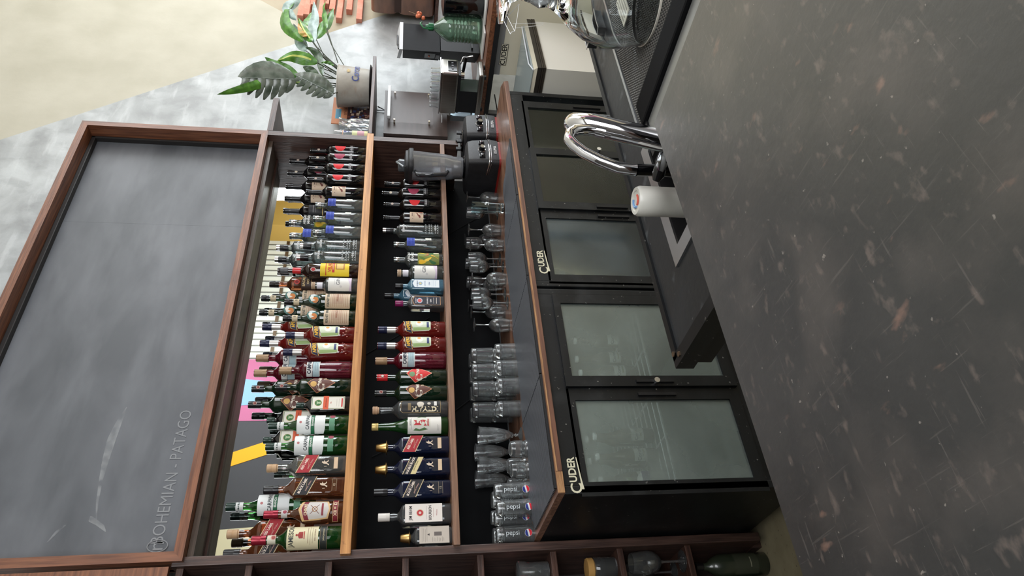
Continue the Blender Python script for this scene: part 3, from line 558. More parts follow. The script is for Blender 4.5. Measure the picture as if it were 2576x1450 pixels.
btype('ap', .300, .041, ap, ORANGE, (.260, .0165, .040, NAVY), [('p', [(-.030, .175), (.040, .190), (.040, .160), (-.038, .146)], (226, 190, 110)), ('p', [(-.029, .173), (.040, .187), (.040, .162), (-.037, .149)], (26, 30, 66)), ('t', 'APEROL', .004, .1665, .020, (240, 186, 50), 8, .03, .8), ('p', [(-.030, .144), (.034, .158), (.034, .075), (.026, .066), (-.02, .066), (-.026, .074)], (206, 214, 190)), ('p', [(-.028, .143), (-.012, .146), (-.010, .07), (-.022, .07)], (150, 176, 110)), ('c', .01, .116, .016, (228, 230, 220)), ('c', .018, .118, .008, (232, 160, 80)), ('r', -.012, .074, .022, .084, (60, 70, 110))]+[('r', -.03+k*.008, .03+(k*7 % 5)*.004, -.026+k*.008, .036+(k*7 % 5)*.004, (200, 140, 130)) for k in range(8)], extra=bandA)
cp = bprof(.0385, .315, .205, .0150, .235)
btype('ca', .315, .0385, cp, CRIMS, (.262, .0172, .053, CORKT), [('r', -.05, .172, .05, .196, (210, 210, 206)), ('t', 'CAMPARI', .002, .184, .0215, (30, 32, 50), 0, .04, .82), ('r', -.05, .143, .05, .170, (160, 182, 188)), ('r', -.048, .140, .048, .1425, (220, 220, 214)), ('r', -.02, .15, .02, .151, (90, 110, 120)), ('r', -.02, .158, .026, .159, (90, 110, 120))]+[('r', -.052+k*.0065, .012, -.051+k*.0065, .118, (140, 60, 76)) for k in range(17)])
def cyn(fill, edge): return [('p', [(-.046, .142), (0, .182), (.046, .142), (0, .066)], edge), ('p', [(-.043, .142), (0, .179), (.043, .142), (0, .070)], fill), ('c', -.004, .156, .013, (120, 150, 110) if fill[0] > 150 else (206, 164, 96)), ('t', 'C', -.020, .124, .042, (226, 216, 200), 0, .05), ('t', 'YNAR', .016, .130, .018, (226, 216, 200), 0, .04, .9)]
yp = bprof(.0385, .315, .205, .0140, .232)
btype('cb', .315, .0385, yp, DGREEN, (.265, .0156, .050, CAPB), cyn((92, 52, 42), (190, 130, 90))+[('t', '70', .022, .108, .014, (210, 190, 160), 0, .03)], (.0160, [('c', 0, .288, .008, (190, 160, 150)), ('c', 0, .288, .006, (120, 50, 44))]))
btype('cr', .315, .0385, yp, DGREEN, (.265, .0156, .050, REDB), cyn((206, 46, 44), (226, 180, 150)), (.0160, [('c', 0, .288, .008, (90, 30, 30)), ('c', 0, .288, .006, (220, 200, 190))]))
jp = [(0, .004), (.036, 0), (.041, .005), (.041, .172)]+[(.041-.028*math.sin(PI/2*k/5)**1.6, .172+.030*k/5) for k in range(1, 6)]+[(.0125, .212), (.0125, .232)]
DEER = [('c', -.0005, .142, .0165, (206, 176, 120)), ('c', -.0005, .142, .015, (60, 110, 60)), ('p', [(-.005, .131), (.005, .131), (.004, .142), (.010, .152), (.003, .147), (0, .150), (-.003, .147), (-.010, .152), (-.004, .142)], (170, 190, 150))]
btype('jg', .240, .041, jp, DARKW, (.207, .0148, .033, GRC), [('r', -.032, .025, .032, .172, (206, 196, 176)), ('r', -.030, .028, .030, .169, (60, 110, 70)), ('r', -.028, .030, .028, .167, (220, 216, 204))]+DEER+[('r', -.034, .096, .034, .120, (206, 88, 54)), ('t', 'J\u00e4germeister', 0, .108, .0095, (130, 46, 36), 0, .02), ('t', '56', 0, .086, .010, (190, 90, 70)), ('r', -.02, .05, .02, .0506, (150, 140, 130)), ('r', -.018, .06, .018, .0606, (150, 140, 130)), ('r', -.022, .034, .022, .040, (190, 50, 50))], sq=5, dy=.62, flat=True)
bp_ = bprof(.040, .318, .165, .0140, .245)
btype('cp', .318, .040, bp_, GREEN, (.270, .0158, .048, GRC), [('r', -.056, .150, .056, .205, (222, 224, 222)), ('t', 'CARPANO', .004, .162, .019, (52, 60, 62), 0, .02, .85), ('c', -.004, .19, .005, (180, 110, 110)), ('r', -.056, .136, .056, .149, (36, 104, 70)), ('t', 'BIANCO', 0, .1425, .0105, (220, 224, 216), 0, .03), ('p', [(-.056, .135), (.056, .135), (.056, .100), (.03, .094), (-.03, .094), (-.056, .100)], (224, 226, 224)), ('r', -.04, .056, .03, .078, (90, 140, 110)), ('c', .022, .066, .011, (140, 50, 66))], (.0160, [('r', -.04, .258, .04, .284, (206, 208, 206))]), liquid=(DGREEN, .15))
def walk(x, z, s, c): return [('p', [(x-.010*s, z-.012*s), (x-.004*s, z-.004*s), (x-.003*s, z+.006*s), (x+.002*s, z+.013*s), (x+.006*s, z+.012*s), (x+.005*s, z+.006*s), (x+.012*s, z+.004*s), (x+.005*s, z+.002*s), (x+.005*s, z-.005*s), (x+.012*s, z-.010*s), (x+.006*s, z-.011*s), (x, z-.004*s), (x-.005*s, z-.013*s)], c), ('r', x-.014*s, z-.005*s, x-.0125*s, z+.004*s, c)]
wkp = [(0, .004), (.036, 0), (.0385, .004), (.0385, .195)]+[(.0145+.024*(.5+.5*math.cos(PI*k/6)), .195+.048*k/6) for k in range(1, 7)]+[(.0145, .262), (.016, .275)]
def slant(c1, c2, t1, rim=(200, 180, 140)):
    a = 24; dx = .038; s_ = math.tan(math.radians(a))*dx
    q = lambda z0, z1, c: ('p', [(-dx, z0+s_), (dx, z0-s_), (dx, z1-s_), (-dx, z1+s_)], c)
    return [q(.128, .184, rim), q(.131, .181, c1)]+([q(.131, .150, c2)] if c2 != c1 else [])+[('t', t1, .0, .166, .0125, (230, 214, 200), -a, .03, .9), ('t', 'Old Scotch Whisky', 0, .176, .005, (220, 190, 180), -a), ('r', -.02, .1505, .022, .1512, rim), ('t', 'Johnnie Walker', 0, .144, .0075, (214, 170, 160) if c2 == c1 else INK, -a)]
def jw(key, body, c1, c2, t1, cap, extra12=False, liquid=None):
    L = slant(c1, c2, t1)+walk(.002, .084, 1.15, (206, 186, 164))
    L += [('r', -.026, .050, .026, .0506, (200, 180, 150)), ('t', '12', 0, .042, .012, (214, 200, 170)), ('r', -.026, .033, .026, .0336, (200, 180, 150))] if extra12 else [('r', -.024, .034, .026, .050, (206, 180, 150))]
    btype(key, .32, .0385, wkp, body, cap, L, sq=7, dy=.95, flat=True, liquid=liquid)
capT = (.262, .0175, .058, M((186, 152, 116), .5, name='tan_ribbed_stopper'), 'cork'); capK = (.262, .0172, .058, CAPB); capJ = (.262, .019, .052, GOLD, 'jigger')
jw('jrf', tint('clear_grey_glass', (205, 206, 200), .92), (158, 34, 44), (158, 34, 44), 'RED LABEL', capT, liquid=(BROWN, .165)); jw('jr', AMBER, (158, 34, 44), (158, 34, 44), 'RED LABEL', capT); jw('jk', AMBER, (30, 30, 34), (30, 30, 34), 'BLACK LABEL', capK, True)
jw('jr2', BLUEB, (158, 34, 44), (158, 34, 44), 'RED LABEL', capJ); jw('jd', BLUEB, (28, 28, 32), (206, 190, 140), 'DOUBLE BLACK', capJ); jw('jk2', BLUEB, (28, 28, 32), (28, 28, 32), 'BLACK LABEL', capK, True)
chp = [(0, .004), (.04, 0), (.044, .005), (.0455, .08), (.0455, .15)]+[(.0145+.031*(.5+.5*math.cos(PI*(k/6)**.8)), .15+.062*k/6) for k in range(1, 7)]+[(.0145, .25), (.0155, .262)]
btype('ch', .315, .0455, chp, AMBER, (.258, .0165, .057, REDC), [('p', [(-.04, .06), (0, .05), (.04, .06), (.046, .11), (.05, .16), (0, .176), (-.05, .16), (-.046, .11)], (206, 170, 120)), ('p', [(-.034, .066), (0, .056), (.034, .066), (.040, .112), (.042, .152), (0, .166), (-.042, .152), (-.040, .112)], (196, 190, 184)), ('p', [(-.044, .134), (0, .146), (.044, .134), (.044, .152), (0, .164), (-.044, .152)], (120, 34, 48)), ('t', 'CHIVAS', 0, .1475, .0165, (224, 204, 170), 0, .03, .85), ('c', 0, .112, .011, (150, 100, 50)), ('c', 0, .112, .008, (206, 200, 190)), ('p', [(-.02, .13), (-.017, .13), (.02, .095), (.017, .095)], (110, 60, 40)), ('p', [(.02, .13), (.017, .13), (-.02, .095), (-.017, .095)], (110, 60, 40)), ('r', -.026, .078, .026, .086, (130, 40, 50)), ('r', -.056, .020, .056, .042, (190, 150, 110)), ('r', -.054, .022, .054, .040, (120, 34, 44)), ('t', 'XII = 12', 0, .031, .017, (220, 196, 160), 0, .03)],
      (.0160, [('r', -.04, .222, .04, .246, (190, 184, 180)), ('c', .004, .232, .011, (190, 184, 184)), ('c', .004, .232, .008, (140, 50, 66))]))
jmp = bprof(.0415, .325, .190, .0148, .232)
btype('jm', .325, .0415, jmp, GREEN, (.272, .0172, .053, REDC), [('r', -.062, .084, .062, .196, (212, 202, 166)), ('t', 'JAMESON', 0, .180, .024, (40, 44, 40), 0, .02, .85), ('p', [(-.012, .138), (.012, .138), (.012, .152), (0, .158), (-.012, .152)], (150, 50, 46)), ('r', -.014, .132, .014, .136, (170, 70, 60)), ('c', 0, .161, .004, (150, 50, 46)), ('r', -.03, .12, .03, .1212, (120, 70, 60)), ('r', -.036, .112, .036, .1128, (120, 100, 80)), ('r', -.03, .104, .03, .1048, (120, 100, 80)), ('t', 'IRISH WHISKEY', 0, .095, .0065, (110, 60, 50)), ('r', -.062, .052, .062, .080, (36, 40, 36)), ('r', -.06, .077, .06, .0775, (190, 160, 110)), ('r', -.06, .054, .06, .0545, (190, 160, 110)), ('t', 'John Jameson', 0, .065, .008, (214, 200, 160))],
      (.0165, [('r', -.04, .238, .04, .268, (206, 200, 180)), ('c', .004, .246, .010, (196, 150, 140)), ('c', .004, .246, .007, (150, 70, 60))]), liquid=(DGREEN, .17))
jbp = [(0, .004), (.040, 0), (.0435, .004), (.0435, .205)]+[(.0155+.028*(.5+.5*math.cos(PI*k/6)), .205+.030*k/6) for k in range(1, 7)]+[(.0175, .25), (.0155, .262), (.0155, .27)]
btype('jb', .315, .0435, jbp, SMOKE, (.265, .0175, .050, WCAP), [('r', -.040, .040, .040, .200, (216, 208, 200)), ('t', 'JIM BEAM', 0, .176, .0185, (48, 44, 46), 0, .02, .82), ('c', 0, .136, .016, (196, 168, 140)), ('c', 0, .136, .013, (176, 40, 50)), ('c', 0, .136, .006, (210, 180, 170)), ('t', 'BOURBON', 0, .092, .017, (60, 54, 54), 0, .02, .78), ('r', -.03, .108, .03, .1088, (120, 110, 100)), ('r', -.02, .078, .02, .0788, (150, 90, 90)), ('t', 'Whiskey', 0, .064, .008, (170, 90, 96))], sq=6, dy=.9, flat=True, liquid=(BROWN, .040))
btype('hv', .300, .0395, bprof(.0395, .300, .190, .0135, .225), SMOKE, (.270, .0165, .030, M((186, 150, 120), .6), 'cork'), [('p', [(-.030, .030), (.030, .030), (.030, .180), (.024, .188), (-.024, .188), (-.030, .180)], (190, 160, 110)), ('p', [(-.029, .031), (.029, .031), (.029, .179), (.023, .187), (-.023, .187), (-.029, .179)], (26, 24, 24)), ('t', 'H.VALDI', -.016, .092, .026, (226, 210, 176), -90, .05, 1.1), ('c', .008, .110, .014, (200, 190, 176)), ('c', .010, .076, .007, (190, 180, 166)), ('r', -.001, .045, .022, .056, (210, 206, 200)), ('r', -.02, .148, .012, .160, (120, 100, 70))], liquid=(BROWN, .05))
btype('am', .315, .0395, [(0, .004), (.035, 0), (.0395, .004), (.0395, .165)]+[(.0395-.0245*math.sin(PI/2*k/6)**1.0, .165+.11*(k/6)**1.35) for k in range(1, 7)]+[(.0135, .295), (.0135, .303)], GREEN, (.288, .0155, .027, M((200, 176, 110), .35, .3)), [('r', -.052, .030, .052, .168, (220, 216, 208)), ('r', -.022, .075, .018, .146, (206, 204, 190)), ('t', '5', -.002, .112, .075, (176, 38, 50), 0, .03, .8), ('t', 'MARINI', .0, .084, .010, (176, 38, 50), 0, .02), ('p', [(-.03, .085), (-.022, .10), (-.03, .12), (-.024, .135), (-.034, .145), (-.038, .12)], (90, 120, 80)), ('p', [(.022, .13), (.03, .11), (.026, .095), (.036, .09), (.038, .12)], (90, 120, 80)), ('r', -.03, .152, .02, .153, (120, 120, 120)), ('t', 'AMARO', 0, .158, .008, (70, 70, 70)), ('r', -.036, .046, -.01, .0468, (120, 120, 120)), ('r', -.036, .040, -.014, .0408, (120, 120, 120))], liquid=(DGREEN, .19))
bmp = [(0, .004), (.036, 0), (.039, .004), (.039, .190)]+[(.0148+.0242*(.5+.5*math.cos(PI*k/5)), .190+.030*k/5) for k in range(1, 6)]+[(.0148, .25)]
btype('bb', .290, .039, bmp, BLUEG, (.243, .0165, .047, CAPB), [('p', [(-.028, .025), (.028, .025), (.028, .176), (.0, .190), (-.028, .176)], (70, 96, 130)), ('p', [(-.026, .027), (.026, .027), (.026, .174), (.0, .187), (-.026, .174)], (214, 220, 224)), ('t', 'BOMBAY', 0, .158, .011, (40, 60, 110), 0, .02), ('c', 0, .140, .012, (110, 150, 190)), ('c', 0, .140, .008, (206, 190, 140)), ('t', 'SAPPHIRE', 0, .112, .0085, (50, 80, 140)), ('t', 'GIN', 0, .086, .013, (60, 90, 150)), ('r', -.02, .07, .02, .071, (120, 150, 190)), ('r', -.02, .06, .02, .061, (120, 150, 190)), ('r', -.018, .05, .018, .051, (120, 150, 190))], sq=6, dy=.75, flat=True)
btype('bm', .290, .039, bmp, SMOKE, (.243, .0165, .047, M((120, 24, 80), .35)), [('p', [(-.029, .022), (.029, .022), (.029, .178), (.0, .190), (-.029, .178)], (176, 130, 90)), ('p', [(-.027, .025), (.027, .025), (.027, .175), (.0, .187), (-.027, .175)], (30, 32, 44)), ('c', -.0, .146, .017, (170, 180, 196)), ('c', 0, .146, .012, (206, 90, 84)), ('t', 'BOMBAY', 0, .168, .009, (210, 210, 220)), ('t', 'BRAMBLE', 0, .100, .010, (216, 210, 210), 0, .02), ('t', 'GIN', 0, .08, .012, (216, 210, 210), 0, .02), ('r', -.02, .062, .02, .064, (200, 190, 180)), ('r', -.02, .045, .02, .048, (200, 190, 180))], sq=6, dy=.75, flat=True, liquid=(PURP, .085))
btype('xx', .215, .036, [(0, .004), (.033, 0), (.036, .004), (.036, .150)]+[(.0145+.0215*(.5+.5*math.cos(PI*k/5)), .150+.03*k/5) for k in range(1, 6)]+[(.0145, .19)], SMOKE, (.178, .019, .046, GOLD, 'jigger'), [('r', -.036, .012, .036, .142, (186, 176, 164)), ('r', -.005, .045, .012, .078, (100, 92, 88)), ('p', [(-.004, .098), (.006, .098), (.001, .108)], (60, 56, 54))]+fine(-.03, .03, .13, 4, .007)+fine(-.03, -.01, .085, 8, .007), sq=6, dy=.9, flat=True)
BZ1, BZ2, BZR = 1.687, 1.275, 1.7995
# (type, picture row of its middle, cap, row, label)
FR = [('wr', 374.5, 782), ('wp', 402, 778), ('wr', 427, 775), ('wr', 454.5, 773), ('wh', 486, 770), ('vb', 519, 794), ('vb', 552.5, 788), ('vb', 587, 788), ('ve', 621.5, 755), ('ve', 650, 747), ('cc', 682, 699), ('gn', 720, 783), ('fb', 761, 716.6), ('fb', 802, 712), ('ap', 844.5, 719), ('ap', 887, 712.5), ('ca', 933, 703), ('cb', 975.6, 693), ('jg', 1021, 745.6), ('cp', 1072, 676.6), ('cp', 1124, 669), ('jrf', 1178, 672), ('jk', 1233, 664), ('ch', 1294, 664), ('jm', 1359, 633)]
BR = [('wr', 406, 729), ('wp', 438, 723.5), ('wh', 472, 719), ('wh', 502, 716), ('wk', 533, 713), ('vm', 563, 728), ('vb', 596, 729), ('ve', 626, 696), ('ve', 655, 692), ('bb', 686, 745), ('bc', 717, 678.5), ('fb', 752, 658), ('fb', 788, 653), ('ap', 824, 660.6), ('ap', 865, 654.5), ('ca', 902, 645), ('ca', 939.7, 640), ('cb', 979, 634), ('cb', 1019, 625.5), ('jg', 1058, 672), ('jg', 1108, 663), ('cp', 1275, 570), ('jr', 1343, 572), ('jk', 1393, 563)]
LR = [('wr', 466, 967.6), ('wp', 490, 961), ('wr', 518, 965.6), ('wh', 551, 965), ('ve', 583, 963), ('vb', 618, 990.5), ('vm', 656, 990.5), ('gn', 689, 999), ('bb', 722, 994), ('bm', 765, 994), ('ap', 831, 951), ('ap', 871, 949.6), ('ca', 909, 944), ('cr', 950.6, 947), ('cb', 990.6, 943), ('hv', 1033, 937), ('am', 1074.5, 935), ('jr2', 1127, 942), ('jd', 1182, 940), ('jk2', 1239, 940), ('jb', 1301, 951), ('xx', 1353, 1012)]
LAB = {'F': ['dark wine bottle with a red half-moon seal, nearest the end panel, front row, top shelf', 'dark wine bottle with a pink half-moon seal in the front row of the top shelf', 'red-sealed dark wine bottle just after the pink-sealed one, top shelf front', 'red-sealed dark wine bottle beside the beige-labelled wine, top shelf front', 'dark wine bottle with beige horse label in the front row of the top shelf',
 'clear silver-capped vodka bottle standing beside the beige-labelled wine, top shelf front', 'clear silver-capped vodka bottle with blue print, middle of three, top shelf front', 'clear silver-capped vodka bottle beside the etched bottles, top shelf front', 'etched clear vodka bottle with black cap beside the blue-print vodka, top shelf front', 'etched clear vodka bottle with black cap beside the yellow-labelled bottle, top shelf front',
 'brown cachaca bottle with bright yellow label and red neck band', 'squat clear gin bottle with white label on the top shelf', 'dark green bitter bottle with eagle emblem beside the white-labelled gin, front row', 'dark green bitter bottle with eagle emblem beside the orange aperitif, front row', 'orange-red aperitif bottle beside the eagle-labelled bitter, top shelf front', 'orange-red aperitif bottle beside the fluted crimson bottle, top shelf front', 'fluted crimson bitter bottle with tan cap in the front row of the top shelf',
 'green bottle with brown diamond artichoke label in the front row, top shelf', 'square dark bottle with green deer emblem and orange band, full label showing, front row', 'green vermouth bottle with white label beside the deer-emblem bottle, front row', 'green vermouth bottle with white label beside the red slanted label, front row', 'square whisky bottle with slanted red label and tan stopper, front row of top shelf', 'square amber whisky bottle with slanted black label, front row of top shelf', 'rounded amber whisky bottle with crest label and wine-red cap', 'green whiskey bottle with large cream label and wine-red cap by the cubby cabinet'],
 'B': ['dark wine bottle on the riser nearest the upright end panel', 'dark wine bottle with round neck seal on the riser, second from the end panel', 'beige-labelled wine bottle on the riser beside the plain dark wine', 'beige-labelled wine bottle on the riser beside the black-labelled wine', 'black-labelled dark wine bottle on the riser', 'clear vodka bottle with colourful fruit label on the riser', 'clear vodka bottle with blue print on the riser', 'etched clear bottle with black cap on the riser beside the blue-print vodka', 'etched clear bottle with black cap on the riser beside the pale blue gin', 'pale blue gin bottle on the riser mostly hidden behind the yellow label', 'amber rum bottle with dark label on the riser',
 'dark green bitter bottle with eagle emblem on the riser beside the rum', 'dark green bitter bottle with eagle emblem on the riser beside the orange aperitif', 'orange aperitif bottle on the riser beside the eagle-emblem bitter', 'orange aperitif bottle on the riser beside the crimson bitter', 'crimson bitter bottle with tan cap on the riser beside the orange aperitif', 'crimson bitter bottle with tan cap on the riser beside the green artichoke bottle', 'green bottle with brown diamond label on the riser beside the crimson bitter', 'green bottle with brown diamond label on the riser beside the deer-emblem bottle', 'square dark deer-emblem bottle on the riser beside the brown diamond label', 'square dark deer-emblem bottle on the riser behind the white-labelled vermouths', 'green vermouth bottle with white label standing tall on the riser', 'amber whisky with slanted red label and tan stopper on the riser', 'amber whisky with black label on the riser, cut off by the cabinet side'],
 'L': ['dark wine bottle with red seal partly behind the blender jar, lower shelf', 'dark wine bottle with pink seal on the lower shelf', 'dark wine bottle with red seal beside the horse label, lower shelf', 'dark wine bottle with beige horse label on the lower shelf', 'etched clear vodka bottle with black and silver cap on the lower shelf', 'clear vodka bottle with blue print on the lower shelf', 'clear vodka bottle with colourful fruit label on the lower shelf', 'squat gin bottle with white label on the lower shelf', 'pale blue square gin bottle with white label, lower shelf', 'square gin bottle with dark ornate label and mulberry cap', 'orange-red aperitif bottle on the lower shelf beside the empty gap', 'orange-red aperitif bottle on the lower shelf beside the crimson bitter', 'crimson bitter bottle with tan cap on the lower shelf', 'green bottle with red diamond artichoke label and red cap', 'green bottle with brown diamond artichoke label on the lower shelf', 'clear rum bottle with tall black label and cork stopper', 'green amaro bottle with a big red numeral 5 on a white label', 'square whisky bottle with slanted red label and gold jigger cap', 'square whisky bottle with slanted black and cream label and gold jigger cap', 'square whisky bottle with slanted black label on the lower shelf', 'square bourbon bottle with white label and white cap', 'short square bottle with grey back label and gold jigger cap beside the cabinet']}
cnt = 0
for rows, Y, zb, k in ((FR, 2.663, BZ1, 'F'), (BR, 2.749, BZR, 'B'), (LR, 2.69, BZ2, 'L')):
    base_h = {'F': BZ1, 'B': BZR, 'L': BZ2}[k]
    for i, (ty, py, cx) in enumerate(rows):
        top = onY(cx, py, Y).z; h = top-zb; mid = onY(cx+60, py, Y); t = T[ty]
        s = h/t['H']; sxy = 1.0 if not (.0) else s
        sxy = min(1.04, max(.9, s))
        grp = {'F': 'bottles in the front row of the top shelf', 'B': 'bottles on the riser of the top shelf', 'L': 'bottles on the lower shelf'}[k]
        loc = (min(mid.x, 3.058), Y, zb)
        if t['obj'] is None:
            o = make_bottle(ty, LAB[k][i], loc, grp); t['obj'] = o
        else: o = dup(t['obj'], loc, LAB[k][i], grp)
        o.scale = (sxy, sxy, s)
# second blue bottle half hidden, small grinders
o = dup(T['bb']['obj'], (onY(1050, 746, 2.80).x, 2.80, BZ2), 'pale blue gin bottle mostly hidden behind the mulberry-capped gin', 'bottles on the lower shelf'); o.scale = (.9, .9, 1.0)
for k, (py, Yg, lb) in enumerate(((371, 2.70, 'spice grinder with black dome cap closest to the end panel, lower shelf'), (383, 2.70, 'spice grinder with black dome cap half behind the blender jar'))):
    x = onY(1080, py, Yg).x
    t = thing('spice_grinder', lb, 'grinder', (min(x, 3.07-.045*k), Yg, BZ2), 0, 'spice grinders on the lower shelf')
    MB().lathe([(.018, 0), (.0195, .003), (.0195, .075), (.017, .08)], 18).build('jar', M((96, 78, 62), .2, coat=.5), t, smooth=40)
    MB().lathe([(.019, .08), (.0205, .083), (.0205, .10), (.019, .112), (.012, .119), (0, .121)], 18).build('cap', CAPB, t, smooth=40)
    print_mesh([('r', -.02, .008, .02, .04, (176, 150, 96)), ('r', -.016, .046, .016, .062, (90, 80, 80))], 'label', t, R=.0195)
# ================================================================ glassware
CT = .9605
def double(outer, wall, zin):        # outer profile bottom->top, returns closed wall profile
    inn = [(max(0.0, r-wall), max(z, zin)) for r, z in outer if z >= zin-.001 or r == 0]
    return outer+[(outer[-1][0]-wall*.5, outer[-1][1]+wall*.4)]+inn[::-1]
def glass_kind(name, parts):
    def f(label, cat, loc, group, rotz=0, scale=1):
        o = thing(name, label, cat, loc, rotz, group)
        for pn, prof, mt, kw in parts: MB().lathe(prof, **kw).build(pn, mt, o, smooth=40)
        o.scale = (scale,)*3
        return o
    return f
def flip(p, H): return [(r, H-z) for r, z in p]
# wine goblet
HG = .172
def goblet(up):
    foot = [(0, .0), (.033, .0), (.034, .0015), (.012, .005), (.005, .010)]
    stem = [(.005, .010), (.0036, .03), (.0036, .062), (.006, .074)]
    bowl = [(0.0, .070), (.010, .074), (.024, .084), (.034, .102), (.0365, .120), (.034, .145), (.0305, HG)]
    bi = [(.0293, HG), (.0328, .145), (.0352, .120), (.0326, .102), (.0226, .087), (.010, .079), (0, .077)]
    parts = [('foot', foot+[(0, .010)], GLASS), ('stem', stem, GLASSX), ('bowl', bowl+bi, GLASS)]
    return glass_kind('goblet', [(n, p if up else flip(p, HG), m, {'seg': 22, 'cap': False}) for n, p, m in parts])
gu, gd = goblet(True), goblet(False)
gobs = [('d', 2.735, 2.66), ('u', 2.655, 2.70), ('d', 2.50, 2.67), ('u', 2.52, 2.80), ('d', 2.365, 2.64), ('u', 2.375, 2.76), ('u', 2.27, 2.70), ('d', 2.215, 2.78), ('d', 2.165, 2.67), ('u', 2.105, 2.72), ('d', 2.035, 2.78), ('u', 2.02, 2.68), ('d', 1.90, 2.70), ('u', 2.44, 2.88), ('d', 2.60, 2.86), ('u', 2.30, 2.87), ('d', 2.15, 2.88)]
glab = ['upturned stemmed glass closest to the blender', 'upright stemmed glass beside the one closest to the blender', 'upturned stemmed glass behind the tall clear beer tumbler', 'upright stemmed glass in the back row behind the beer tumbler', 'upturned stemmed glass at the plywood edge of the mats, second mat seam', 'upright stemmed glass behind the second mat seam', 'upright stemmed glass in the middle of the goblet row', 'upturned stemmed glass in the middle of the goblet row, set back', 'upturned stemmed glass at the front of the goblet row', 'upright stemmed glass near the gap, second from its end', 'upturned stemmed glass near the gap, set back', 'last upright stemmed glass before the gap', 'lone upturned goblet with round bowl beside the gap', 'upright stemmed glass at the black back panel, nearer the blender', 'upturned stemmed glass at the black back panel, closest to the blender', 'upright stemmed glass at the black back panel, middle of the row', 'upturned stemmed glass at the black back panel, far from the blender']
pu = pd_ = None
for (k, x, y), lb in zip(gobs, glab):
    if k == 'u': pu = dup(pu, (x, y, CT), lb) if pu else gu(lb, 'glass', (x, y, CT), 'stemmed glasses on the back counter')
    else: pd_ = dup(pd_, (x, y, CT), lb) if pd_ else gd(lb, 'glass', (x, y, CT), 'stemmed glasses on the back counter')
# tall beer tumbler
bt = thing('beer_tumbler', 'tall clear beer tumbler standing on the rubber mat before the goblets', 'glass', (2.50, 2.50, .968))
MB().lathe([(0, .0), (.026, 0), (.028, .003), (.0265, .012), (.0285, .05), (.034, .15), (.0345, .165), (.0333, .165), (.0328, .15), (.0272, .05), (.025, .02), (0, .018)], 24, cap=False).build('glass_wall', GLASSB, bt, smooth=40)
MB().lathe([(0, .001), (.0262, .001), (.0258, .012), (.0245, .017), (0, .017)], 22).build('thick_base', GLASSX, bt, smooth=40)
print_mesh([('c', .004, .09, .006, (200, 205, 205)), ('c', -.006, .096, .005, (200, 205, 205)), ('r', -.012, .08, .01, .083, (200, 205, 205))], 'print', bt, R=.032)
# stacked rocks tumblers, all upside down
HT = .098
tp = flip([(0, 0), (.031, 0), (.034, .004), (.0345, .022), (.0355, .06), (.037, HT), (.0358, HT), (.034, .06), (.0325, .026), (0, .022)], HT)
def tumbler(lb, loc, grp):
    o = thing('rocks_tumbler', lb, 'glass', loc, 0, grp)
    MB().lathe(tp, 24, cap=False).build('glass_wall', GLASSF, o, smooth=40)
    MB().lathe(flip([(0, .001), (.030, .001), (.033, .005), (.0332, .019), (0, .0215)], HT), 24).build('thick_base', GLASSX, o, smooth=40)
    return o
tum = None; G = 'upturned tumblers stacked two high'
tx = [(1.685, 2.60), (1.602, 2.61), (1.518, 2.622), (1.425, 2.66)]; tx2 = [(1.72, 2.69), (1.64, 2.70), (1.556, 2.715), (1.47, 2.755)]; tx3 = [(1.75, 2.785), (1.67, 2.80), (1.585, 2.812), (1.50, 2.86)]
pos = ['nearest the goblets', 'second from the goblets', 'third from the goblets', 'nearest the fluted sundae glasses']
for r_, (row, nm) in enumerate(((tx, 'front row'), (tx2, 'middle row'), (tx3, 'back row'))):
    for i, (x, y) in enumerate(row):
        for lay in ((0,) if r_ == 0 else (0, 1)):
            z = CT+lay*(HT+.0005); lb = f'upturned clear tumbler in the {nm}, {"lower" if lay == 0 else "upper"} layer, {pos[i]}'
            tum = dup(tum, (x, y, z), lb) if tum else tumbler(lb, (x, y, z), G)
# fluted sundae glasses
def flute(lb, x, y):
    o = thing('sundae_glass', lb, 'glass', (x, y, CT), 0, 'fluted sundae glasses')
    n = 32; vs = MB(); pr = [(.0045, .02), (.008, .024), (.0045, .028), (.0045, .033), (.010, .038), (.022, .065), (.030, .10), (.0335, .135), (.034, .150), (.0365, .153), (.0365, .172), (.040, .185), (.0385, .186), (.035, .172), (.035, .156), (.0325, .15), (.0315, .135), (.028, .10), (.020, .067), (.008, .043), (0, .041)]
    L = []; F = []
    for j, (r, z) in enumerate(pr):
        for i in range(n):
            a = 2*PI*i/n; q = 1+(.05*math.cos(a*16) if 4 < j < 8 else 0); L.append((r*q*math.cos(a), r*q*math.sin(a), z))
    for j in range(len(pr)-1):
        for i in range(n): i2 = (i+1) % n; F.append((j*n+i, j*n+i2, (j+1)*n+i2, (j+1)*n+i))
    vs.add(L, F).build('fluted_bowl', GLASSF, o, smooth=60)
    MB().lathe([(0, 0), (.034, 0), (.0345, .002), (.018, .007), (.006, .014), (.0045, .02), (0, .021)], 26, cap=False).build('foot', GLASSF, o, smooth=40)
    return o
f0 = flute('fluted sundae glass standing clear at the front beside the tumblers', 1.308, 2.68)
for x, y, lb in ((1.20, 2.74, 'fluted sundae glass half behind the upturned cups'), (1.30, 2.83, 'fluted sundae glass in the back row beside the tumblers'), (1.19, 2.87, 'fluted sundae glass in the back row behind the upturned cups')): dup(f0, (x, y, CT), lb)
